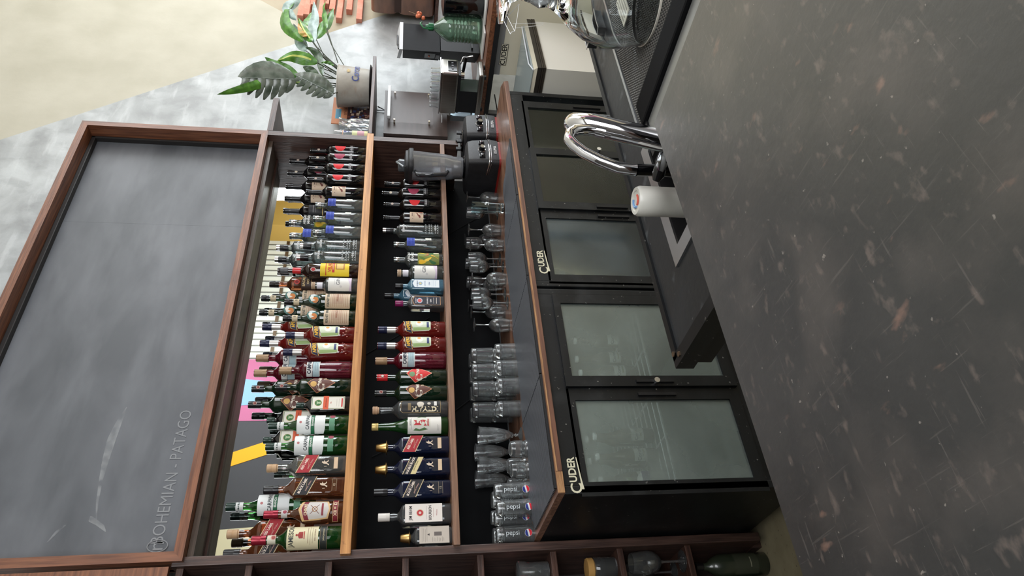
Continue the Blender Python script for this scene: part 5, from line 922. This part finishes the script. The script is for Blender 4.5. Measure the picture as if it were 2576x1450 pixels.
# water bottle and dark jug
wb = thing('water_bottle', 'large ribbed green-tinted water bottle with green cap and handle', 'bottle', (4.03, 2.43, 1.0))
pr = [(0, .0), (.075, 0), (.082, .01), (.083, .05)]
for k in range(6): z = .06+k*.022; pr += [(.083, z), (.078, z+.006), (.083, z+.014)]
pr += [(.082, .215), (.062, .25), (.030, .29), (.020, .30), (.020, .315)]
MB().lathe(pr, 28, cap=False).build('ribbed_body', thin_glass('green_bottle_plastic', (206, 230, 212), 1.2, .04, body=.13, bodycol=(160, 200, 172)), wb, smooth=60)
MB().lathe([(.024, .305), (.025, .31), (.025, .335), (.014, .34), (.012, .355), (0, .356)], 18).build('cap', M((30, 100, 62), .35), wb, smooth=40)
MB().tube([(-.025, 0, .31), (-.045, -.01, .33), (-.05, -.02, .37), (-.02, -.03, .39), (.01, -.02, .38)], .005, 8).build('carry_handle', M((34, 110, 66), .35), wb, smooth=60)
box('bottle_stand', M((210, 208, 204), .4), -.17, -.09, -.012, .35, .10, 0, wb, b=.005)
jg_ = thing('dark_jug', 'smoky dark plastic jug standing in front of the green water bottle', 'jug', (4.08, 2.28, 1.0))
MB().lathe([(0, .0), (.075, 0), (.08, .01), (.088, .22), (.09, .24), (.086, .24), (.078, .02), (0, .015)], 26, cap=False).build('body', thin_glass('dark_smoke_plastic', (84, 88, 94), 1.4, .03, body=.25, bodycol=(24, 26, 30)), jg_, smooth=40)
MB().lathe([(0, .232), (.084, .232), (.086, .25), (.03, .262), (0, .264)], 22).build('lid', M((24, 24, 28), .3), jg_, smooth=40); box('under_tray', M((206, 206, 202), .4), -.15, -.14, -.012, .12, .05, -.001, jg_, b=.004)
# coral orchid-like bits hanging
of = thing('dried_flower', 'small coral dried flower beside the green bottle cap', 'flower', tuple(onY(1062, 40, 2.55)))
for k in range(5):
    a = k*1.3; MB().lathe([(0, 0), (.012, .004), (.016, .014), (.010, .024), (0, .026)], 8, o=(.022*math.cos(a), .01*math.sin(a), .022*math.sin(a*1.7))).build('petal', M((206, 112, 76), .6), of, smooth=60)
MB().tube([(0, 0, 0), (.02, 0, .05), (.06, .01, .09)], .002, 5).build('stem', M((110, 80, 50), .7), of)
# brown lacquered case at the picture edge
bc_ = thing('brown_case', 'large glossy brown rounded case with golden emblem in front of the brick patch', 'case', (5.10, 2.70, 1.49))
def rrect(x0, z0, x1, z1, r, n=6):
    o = []
    for cx_, cz_, a0 in ((x1-r, z1-r, 0), (x0+r, z1-r, PI/2), (x0+r, z0+r, PI), (x1-r, z0+r, -PI/2)):
        for k in range(n+1): a = a0+PI/2*k/n; o.append((cx_+r*math.cos(a), cz_+r*math.sin(a)))
    return o
lw = noisy('glossy_brown_leather', (84, 60, 50), (124, 88, 70), 5, (1, 1, 3), rough=.3, bump=.05, coat=.4)
for z0, z1 in ((-.23, .045), (.05, .25)):
    MB().prism([(x, 0, z) for x, z in rrect(-.12, z0, .60, z1, .05)], (0, .22, 0)).build('shell_half', lw, bc_, smooth=30)
MB().prism([(x, .02, z) for x, z in rrect(-.112, -.225, .59, .245, .05)], (0, .19, 0)).build('seam', M((58, 40, 34), .5), bc_)
emb = MB(); random.seed(11)
for k in range(26): a = random.random()*6.28; r = random.random()*.034; emb.lathe([(0, 0), (.006, .002), (.005, .008), (0, .009)], 6, o=(.09+r*math.cos(a), -.006, .165+r*math.sin(a)))
emb.build('gold_emblem', M((170, 122, 70), .4, .4), bc_)
box('support_shelf', WOODD, -.10, .0, -.262, .58, .3, -.236, bc_); box('wall_bracket', M((40, 36, 34), .5), .0, .3, -.262, .5, .378, -.25, bc_)
# exposed bricks in the cream wall
bk_ = bpy.data.objects['wall_back']; random.seed(5)
BR_ = noisy('salmon_brick', (190, 122, 100), (212, 146, 124), 9, rough=.85, bump=.5, bscale=40)
bm0 = None
ends = [(755, 40), (770, 37), (785, 12), (806, 44), (820, 10), (835, 24), (852, 46), (878, 25), (903, 49)]
for k in range(9):
    if k < len(ends): p = onY(*ends[k], 2.97); x0 = p.x; z = p.z
    else: x0 = 4.98+.1*random.random(); z = 2.35+(k-9)*.062
    if bm0 is None:
        bm0 = MB().box(0, 0, -.022, .34, .10, .022, 0, .004).build('brick', BR_, bk_, (x0, 2.965, z)); o = bm0
    else: o = bm0.copy(); C.objects.link(o); o.location = (x0, 2.965, z)
    o2 = bm0.copy(); C.objects.link(o2); o2.location = (x0+.36, 2.965+.01*random.random(), z)
# ================================================================ taps
def tap(name, label, base, path, rad, parts=True):
    t = thing(name, label, 'tap', base); return t
t1 = thing('chrome_tap', 'thick polished chrome bent tap pipe at the corner of the bar top', 'tap', (.985, .80, ZI))
q = [Vector((.985, .80, ZI+.012)), Vector(onY(1655, 352, .80)), Vector(onY(1560, 330, .80)), Vector(onY(1490, 314, .80))]
for k in range(1, 9): a = PI*k/8; q.append(Vector((q[3].x+.79*.032*(1-math.cos(a)), .80+.61*.032*(1-math.cos(a)), q[3].z+.026*math.sin(a)))) 
q.append(q[-1]+Vector((0, .0, -.05)))
q = [p-Vector((.985, .80, ZI)) for p in q]
MB().tube(q, .0215, 24).build('spout', CHROME, t1, smooth=60); MB().lathe([(0, .0), (.032, 0), (.032, .008), (.022, .014), (0, .014)], 24).build('base_flange', CHROME, t1, smooth=30)
t2 = thing('gooseneck_tap', 'chrome gooseneck tap with dark reflection painted on its column, black lever beside the white filter', 'tap', (.905, .80, ZI))
def T2(x, y, Y=.80): return Vector(onY(x, y, Y))-Vector((.905, .80, ZI))
q = [Vector((0, 0, .01)), T2(1670, 429), T2(1600, 428), T2(1555, 422), T2(1510, 405), T2(1470, 385), T2(1445, 366), T2(1432, 352), T2(1434, 336), T2(1448, 327), T2(1475, 325), T2(1500, 328), T2(1522, 333)]
MB().tube(q[:3], .0112, 20).build('column', M((16, 16, 18), .08, .6), t2, smooth=60); MB().tube(q[2:], .0108, 20).build('gooseneck', CHROME, t2, smooth=60)  # column coloured black to paint in a dark reflection on chrome
MB().tube([q[-1]-(q[-1]-q[-2]).normalized()*.018, q[-1]], .0128, 16).build('collar', CHROME, t2, smooth=40); MB().tube([q[-1], q[-1]+(q[-1]-q[-2]).normalized()*.012], .0085, 14).build('aerator', CHROME, t2, smooth=40)
MB().lathe([(0, 0), (.028, 0), (.028, .008), (.016, .014), (0, .014)], 20).build('base_flange', CHROME, t2, smooth=30)
MB().tube([T2(1672, 432)+Vector((0, -.005, 0)), T2(1664, 405, .78), T2(1668, 396, .76), T2(1656, 440, .76), T2(1650, 455, .77)], [.010, .012, .011, .011, .006], 12).build('lever', BLACKG, t2, smooth=60)
wf_ = thing('water_filter', 'white cylindrical water filter with red and blue swirl mark beside the sink', 'filter', (.905, .872, ZI))
MB().lathe([(0, 0.0), (.028, 0), (.0285, .03), (.0285, .110), (.029, .112), (.029, .152), (.026, .158), (.020, .158), (.0195, .156), (.012, .156), (0, .157)], 32).build('housing', WHITEP, wf_, smooth=30)
for c_, a0, a1 in (((206, 96, 80), 3.3, 5.0), ((120, 160, 206), .6, 2.9)):
    MB().tube([(.0125*math.cos(a0+(a1-a0)*k/8), .0125*math.sin(a0+(a1-a0)*k/8), .1575) for k in range(9)], .0022, 5).build('swirl_mark', M(c_, .5), wf_)
wl = thing('filter_bowl', 'white rounded filter bowl lying in the sink corner', 'bowl', (.975, .93, ZI-.178))
MB().lathe([(0, 0), (.03, 0), (.045, .02), (.05, .12), (.05, .15), (.042, .172), (.02, .184), (0, .186)], 28).build('bowl', WHITEP, wl, smooth=60)
# big inverted footed glass
bgx, bgy = onZ(1625, 2, ZI+.017).x, onZ(1625, 2, ZI+.017).y
bg = thing('footed_vase', 'huge upturned footed glass standing rim down on the studded mat', 'glass', (bgx, bgy, ZI+.0128))
op = [(.104, 0), (.107, .02), (.116, .06), (.117, .10), (.102, .15), (.076, .19), (.048, .22), (.034, .245), (.038, .268), (.028, .29), (.023, .315), (.032, .335), (.062, .346), (.080, .353), (.081, .360), (0, .366)]
ip = [(.0, .222), (.03, .214), (.068, .184), (.095, .146), (.110, .10), (.110, .06), (.102, .02), (.099, 0)]
MB().lathe(op+ip, 40, closed=True).build('vessel', real_glass('thick_clear_glass', (246, 250, 250)), bg, smooth=60)
MB().lathe([(.098, .001), (.105, -.0002), (.107, .005), (.099, .008)], 40, closed=True).build('rim', M((226, 220, 206), .2, coat=.5), bg, smooth=60)  # opaque cream ring paints the bright highlight along the glass rim
sp_ = thing('slotted_spatula', 'cream slotted plastic spatula head lying on the studded mat behind the big glass', 'spatula', (1.72, .93, ZI+.013))
m = MB()
for k in range(5): m.box(-.05, -.026+k*.012, 0, .05, -.020+k*.012, .003)
m.box(-.065, -.026, 0, -.05, .028, .003).box(.05, -.026, 0, .06, .028, .003); m.build('head', M((222, 216, 202), .45), sp_); box('handle', M((222, 216, 202), .45), .06, -.006, 0, .26, .008, .005, sp_)
sx, sy = onZ(1512, 152, ZI+.01).x, 1.05
sb = thing('steel_bin', 'small square stainless bin on the bench edge beside the big glass', 'bin', (1.86, 1.10, ZI+.006))
m = MB(); m.box(0, 0, 0, .12, .05, .003).box(0, 0, .003, .003, .05, .03).box(.117, 0, .003, .12, .05, .03).box(.003, 0, .003, .117, .003, .03).box(.003, .047, .003, .117, .05, .03); m.build('body', M((90, 90, 92), .3, .9), sb)
m = MB(); m.box(-.004, -.004, .03, .124, 0, .032).box(-.004, .05, .03, .124, .054, .032).box(-.004, 0, .03, 0, .05, .032).box(.12, 0, .03, .124, .05, .032); m.build('rim', M((220, 216, 210), .3, .6), sb)
# wire holder and a glass behind the vase
wr = thing('wire_holder', 'thin white wire holder hooked beside the freezer lid', 'holder', (0, 0, 0)); Yw = 2.05
def W_(x, y, dY=0): return onY(x, y, Yw+dY)
m = MB(); m.tube([W_(1264, 46), W_(1284, 86), W_(1286, 81), W_(1295, 79), W_(1276, 42), W_(1266, 36)], .0018, 6).tube([W_(1295, 79), W_(1302, 40), W_(1306, 10)], .0018, 6).tube([W_(1290, 60), W_(1367, 58), W_(1366, 63), W_(1296, 71)], .0012, 6)
m.build('bent_wire', M((232, 234, 236), .3), wr, smooth=60)
MB().tube([W_(1306, 10), Vector(W_(1306, 10))+Vector((.05, .1, .04)), (3.74, 2.1, .953)], .0018, 6).build('hook_wire', M((232, 234, 236), .3), wr)
dg_ = thing('dimpled_glass', 'clear dimpled tumbler seen beside the big footed glass', 'glass', (2.02, .99, ZI+.0128))
MB().lathe([(0, .0), (.050, 0), (.054, .008), (.060, .235), (.0575, .235), (.051, .02), (0, .018)], 10, cap=False).build('glass_wall', GLASSF, dg_)
# ================================================================ things in the cubbies
def cub(kind, label, cat, x, y, z, grp=None): return thing(kind, label, cat, (x, y, z), 0, grp)
CZZ = {k: v+.0125 for k, v in dict(a=1.727, b=1.451, c=1.173, d=.892, e=.626, f=.347).items()}
mg = cub('martini_glass', 'wide cone-shaped cocktail glass in the upper cubby', 'glass', .72, 2.76, CZZ['a'])
MB().lathe([(0, 0), (.035, 0), (.034, .003), (.005, .010), (.0035, .09), (.006, .10), (.055, .19), (.053, .19), (0, .105)], 26, cap=False).build('glass_body', GLASS, mg, smooth=60)
sq0 = None
for k, (x, y, lb) in enumerate(((.70, 2.72, 'greenish square tumbler at the front of the middle cubby'), (.735, 2.80, 'greenish square tumbler set back in the middle cubby'), (.66, 2.79, 'greenish square tumbler deeper in the middle cubby'))):
    if not sq0:
        sq0 = cub('square_tumbler', lb, 'glass', x, y, CZZ['b'], 'greenish tumblers in the cubby'); MB().lathe([(0, 0), (.028, 0), (.030, .005), (.034, .16), (.032, .16), (.027, .014), (0, .012)], 24, sq=6, R=.034, cap=False).build('glass_wall', thin_glass('greenish_glass', (186, 206, 196), 1.3, body=.1, bodycol=(110, 124, 116)), sq0, smooth=40)
    else: dup(sq0, (x, y, CZZ['b']), lb)
pc = cub('plastic_cups', 'leaning stack of nested clear plastic cups in the cubby below the lower shelf', 'cup stack', .70, 2.76, CZZ['c'])
for k in range(3):
    MB().lathe([(0, 0), (.030, 0), (.033, .005), (.044, .13), (.046, .132), (.0435, .13), (.031, .006), (0, .004)], 26, o=(0, 0, .013*k), cap=False).build('cup', GLASSF, pc, smooth=40)
pk = cub('snack_packet', 'red white and black packets lying in the cubby beside the glass jar', 'packet', .69, 2.74, CZZ['d'])
MB().prism([(0, 0, .02), (.06, .02, .10), (.05, .03, .16), (-.01, .02, .12)], (0, .025, 0)).build('red_packet', M((170, 34, 48), .3), pk); MB().prism([(.02, -.02, 0), (.09, 0, .06), (.08, 0, .09), (.01, -.01, .05)], (0, .02, 0)).build('white_packet', M((206, 200, 190), .35), pk)
MB().prism([(-.05, -.04, 0), (.08, -.02, .0), (.07, -.02, .03), (-.05, -.03, .03)], (0, .08, 0)).build('black_packet', M((30, 30, 34), .3), pk)
jr = cub('glass_jar', 'upturned thick clear glass jar in the cubby', 'jar', .745, 2.70, CZZ['d'])
MB().lathe([(.03, 0), (.036, .004), (.036, .085), (.040, .09), (.041, .12), (.034, .124), (0, .125), (0, .118), (.032, .115), (.032, .09), (.030, .004)], 24, cap=False).build('glass_wall', GLASSF, jr, smooth=40)
for k, (x, lb) in enumerate(((.745, 'cork-topped jar of white salt at the front of the low cubby'),)):
    sj = cub('salt_jar', lb, 'jar', x, 2.70, CZZ['e']); MB().lathe([(0, 0), (.038, 0), (.04, .004), (.04, .085), (.036, .09), (.034, .09), (.037, .084), (.037, .006), (0, .005)], 24, cap=False).build('glass_wall', GLASS, sj, smooth=40)
    MB().lathe([(0, .006), (.0365, .006), (.0365, .048), (0, .050)], 24).build('white_filling', M((222, 216, 200), .8), sj, smooth=40); MB().lathe([(0, .082), (.036, .082), (.037, .09), (.041, .093), (.041, .112), (.037, .116), (0, .117)], 24).build('cork_lid', M((190, 146, 84), .7), sj, smooth=40)
    MB().tube([(.041, 0, .02), (.044, 0, .09), (.038, 0, .12)], .0018, 6).build('clip_wire', CHROME, sj)
w1 = gu('stemmed wine glass at the front of the low cubby', 'glass', (.755, 2.69, CZZ['f']), 'wine glasses in the low cubby', scale=1.25); dup(w1, (.67, 2.74, CZZ['f']), 'stemmed wine glass set back in the low cubby', scale=(1.25,)*3); dup(w1, (.745, 2.80, CZZ['f']), 'stemmed wine glass at the back of the low cubby', scale=(1.2,)*3)
cy0 = None
for x, y, lb in ((.735, 2.715, 'dark green bottle on the floor at the foot of the cabinet'), (.63, 2.73, 'dark green bottle on the floor deeper in the cabinet')):
    if not cy0:
        cy0 = thing('floor_bottle', lb, 'bottle', (x, y, .0), 0, 'dark bottles on the floor'); MB().lathe([(0, .004), (.04, 0), (.045, .006), (.045, .20), (.030, .235), (.0145, .255), (.0145, .285)], 26).build('glass_body', tint('dusty_green_glass', (52, 60, 46), .2, .3), cy0, smooth=40)
        print_mesh([('r', -.05, .05, .05, .15, (62, 66, 52)), ('r', -.02, .08, .02, .084, (150, 150, 130))], 'label', cy0, R=.045); MB().lathe([(.0155, .27), (.016, .30), (0, .302)], 16).build('cap', CAPB, cy0, smooth=40)
    else: dup(cy0, (x, y, 0), lb)
# ================================================================ things in the fridges
def beer(lb, x, y, z):
    o = thing('beer_bottle', lb, 'bottle', (x, y, z), 0, 'beer bottles in the misted fridge')
    MB().lathe(bprof(.030, .235, .120, .0125, .175), 22).build('glass_body', thin_glass('pale_beer_glass', (200, 196, 170), 1.2, body=.08, bodycol=(150, 120, 70)), o, smooth=50); MB().lathe([(0, .006), (.0285, .006), (.0285, .110), (0, .111)], 18).build('liquid', tint('beer', (176, 130, 60), .6), o, smooth=40)
    MB().lathe([(.0142, .228), (.0145, .238), (0, .240)], 16).build('crown_cap', M((190, 190, 186), .35), o, smooth=40)
    print_mesh([('r', -.032, .045, .032, .095, (206, 206, 198)), ('t', 'Corona', 0, .074, .019, (70, 76, 90), 0, .03), ('r', -.016, .054, .016, .060, (150, 146, 110))], 'label', o, R=.030); return o
SZ = .505; b0 = beer('beer bottle with pale label at the fridge shelf front, nearest the white carton', .97, 2.38, SZ)
for x, y, lb in ((1.06, 2.37, 'beer bottle with pale label in the front row, middle'), (1.14, 2.36, 'beer bottle with pale label in the front row, nearest the door divide'), (1.00, 2.47, 'beer bottle in the second row, nearest the carton'), (1.09, 2.48, 'beer bottle in the second row, middle'), (1.18, 2.47, 'beer bottle in the second row by the divide'), (1.45, 2.40, 'beer bottle behind the second misted pane, closest to the divide'), (1.53, 2.42, 'beer bottle behind the second misted pane, middle'), (1.61, 2.40, 'beer bottle behind the second misted pane, far side'), (1.50, 2.56, 'beer bottle deep behind the second misted pane')): dup(b0, (x, y, SZ), lb)
cn = thing('carton', 'white and violet carton lying at the fridge shelf corner', 'carton', (.885, 2.30, SZ)); box('body', M((214, 212, 204), .5), 0, 0, 0, .085, .1, .10, cn, b=.006); box('violet_band', M((84, 66, 130), .5), -.0008, -.0008, .065, .086, .09, .099, cn, b=.004)
gb = thing('green_bowl', 'bright green plastic bowl on the fridge shelf', 'bowl', (.93, 2.42, SZ)); MB().lathe([(0, 0), (.03, 0), (.06, .05), (.064, .13), (.061, .13), (.056, .05), (0, .005)], 24, cap=False).build('bowl', M((140, 190, 60), .4), gb, smooth=50)
tb = thing('cream_tub', 'large cream tub with dark lid in the second fridge', 'tub', (1.93, 2.42, SZ)); MB().lathe([(0, 0), (.075, 0), (.085, .01), (.095, .20), (.09, .205), (0, .206)], 28).build('tub', M((206, 196, 160), .5), tb, smooth=40); MB().lathe([(0, .207), (.098, .207), (.098, .25), (.08, .262), (0, .262)], 28).build('lid', M((50, 60, 72), .4), tb, smooth=40)
for k, (x, y, s_, lb) in enumerate(((1.90, 2.36, 1, 'crumpled clear bag on the fridge floor under the cream tub'), (2.33, 2.36, .9, 'greenish bag on the fridge floor behind the clear pane'))):
    random.seed(k+30); o = thing('plastic_bag', lb, 'bag', (x, y, .201)); bm = bmesh.new(); bmesh.ops.create_icosphere(bm, subdivisions=3, radius=.09)
    for v in bm.verts: v.co *= 1+random.uniform(-.14, .1); v.co.z = max(-.07, v.co.z*.85)
    for v in bm.verts: v.co.z += .07
    mb = MB(); bm.verts.index_update(); mb.add([v.co[:] for v in bm.verts], [[v.index for v in f.verts] for f in bm.faces]); bm.free(); mb.build('film', M([(170, 180, 176), (110, 126, 84)][k], .25, trans=.3), o)
mk = None
for x, y, c_, lb in ((2.30, 2.42, (150, 130, 60), 'yellow-brown carton behind the clear fridge pane'), (2.45, 2.45, (70, 100, 60), 'green carton behind the clear fridge pane'), (2.72, 2.42, (120, 126, 120), 'grey can stack behind the last fridge pane')):
    o = thing('drink_carton', lb, 'carton', (x, y, SZ)); box('body', M(c_, .4), -.035, -.035, 0, .035, .035, .2, o, b=.004); MB().lathe([(.012, .2), (.012, .212), (0, .213)], 12).build('cap', WHITEP, o, smooth=40)
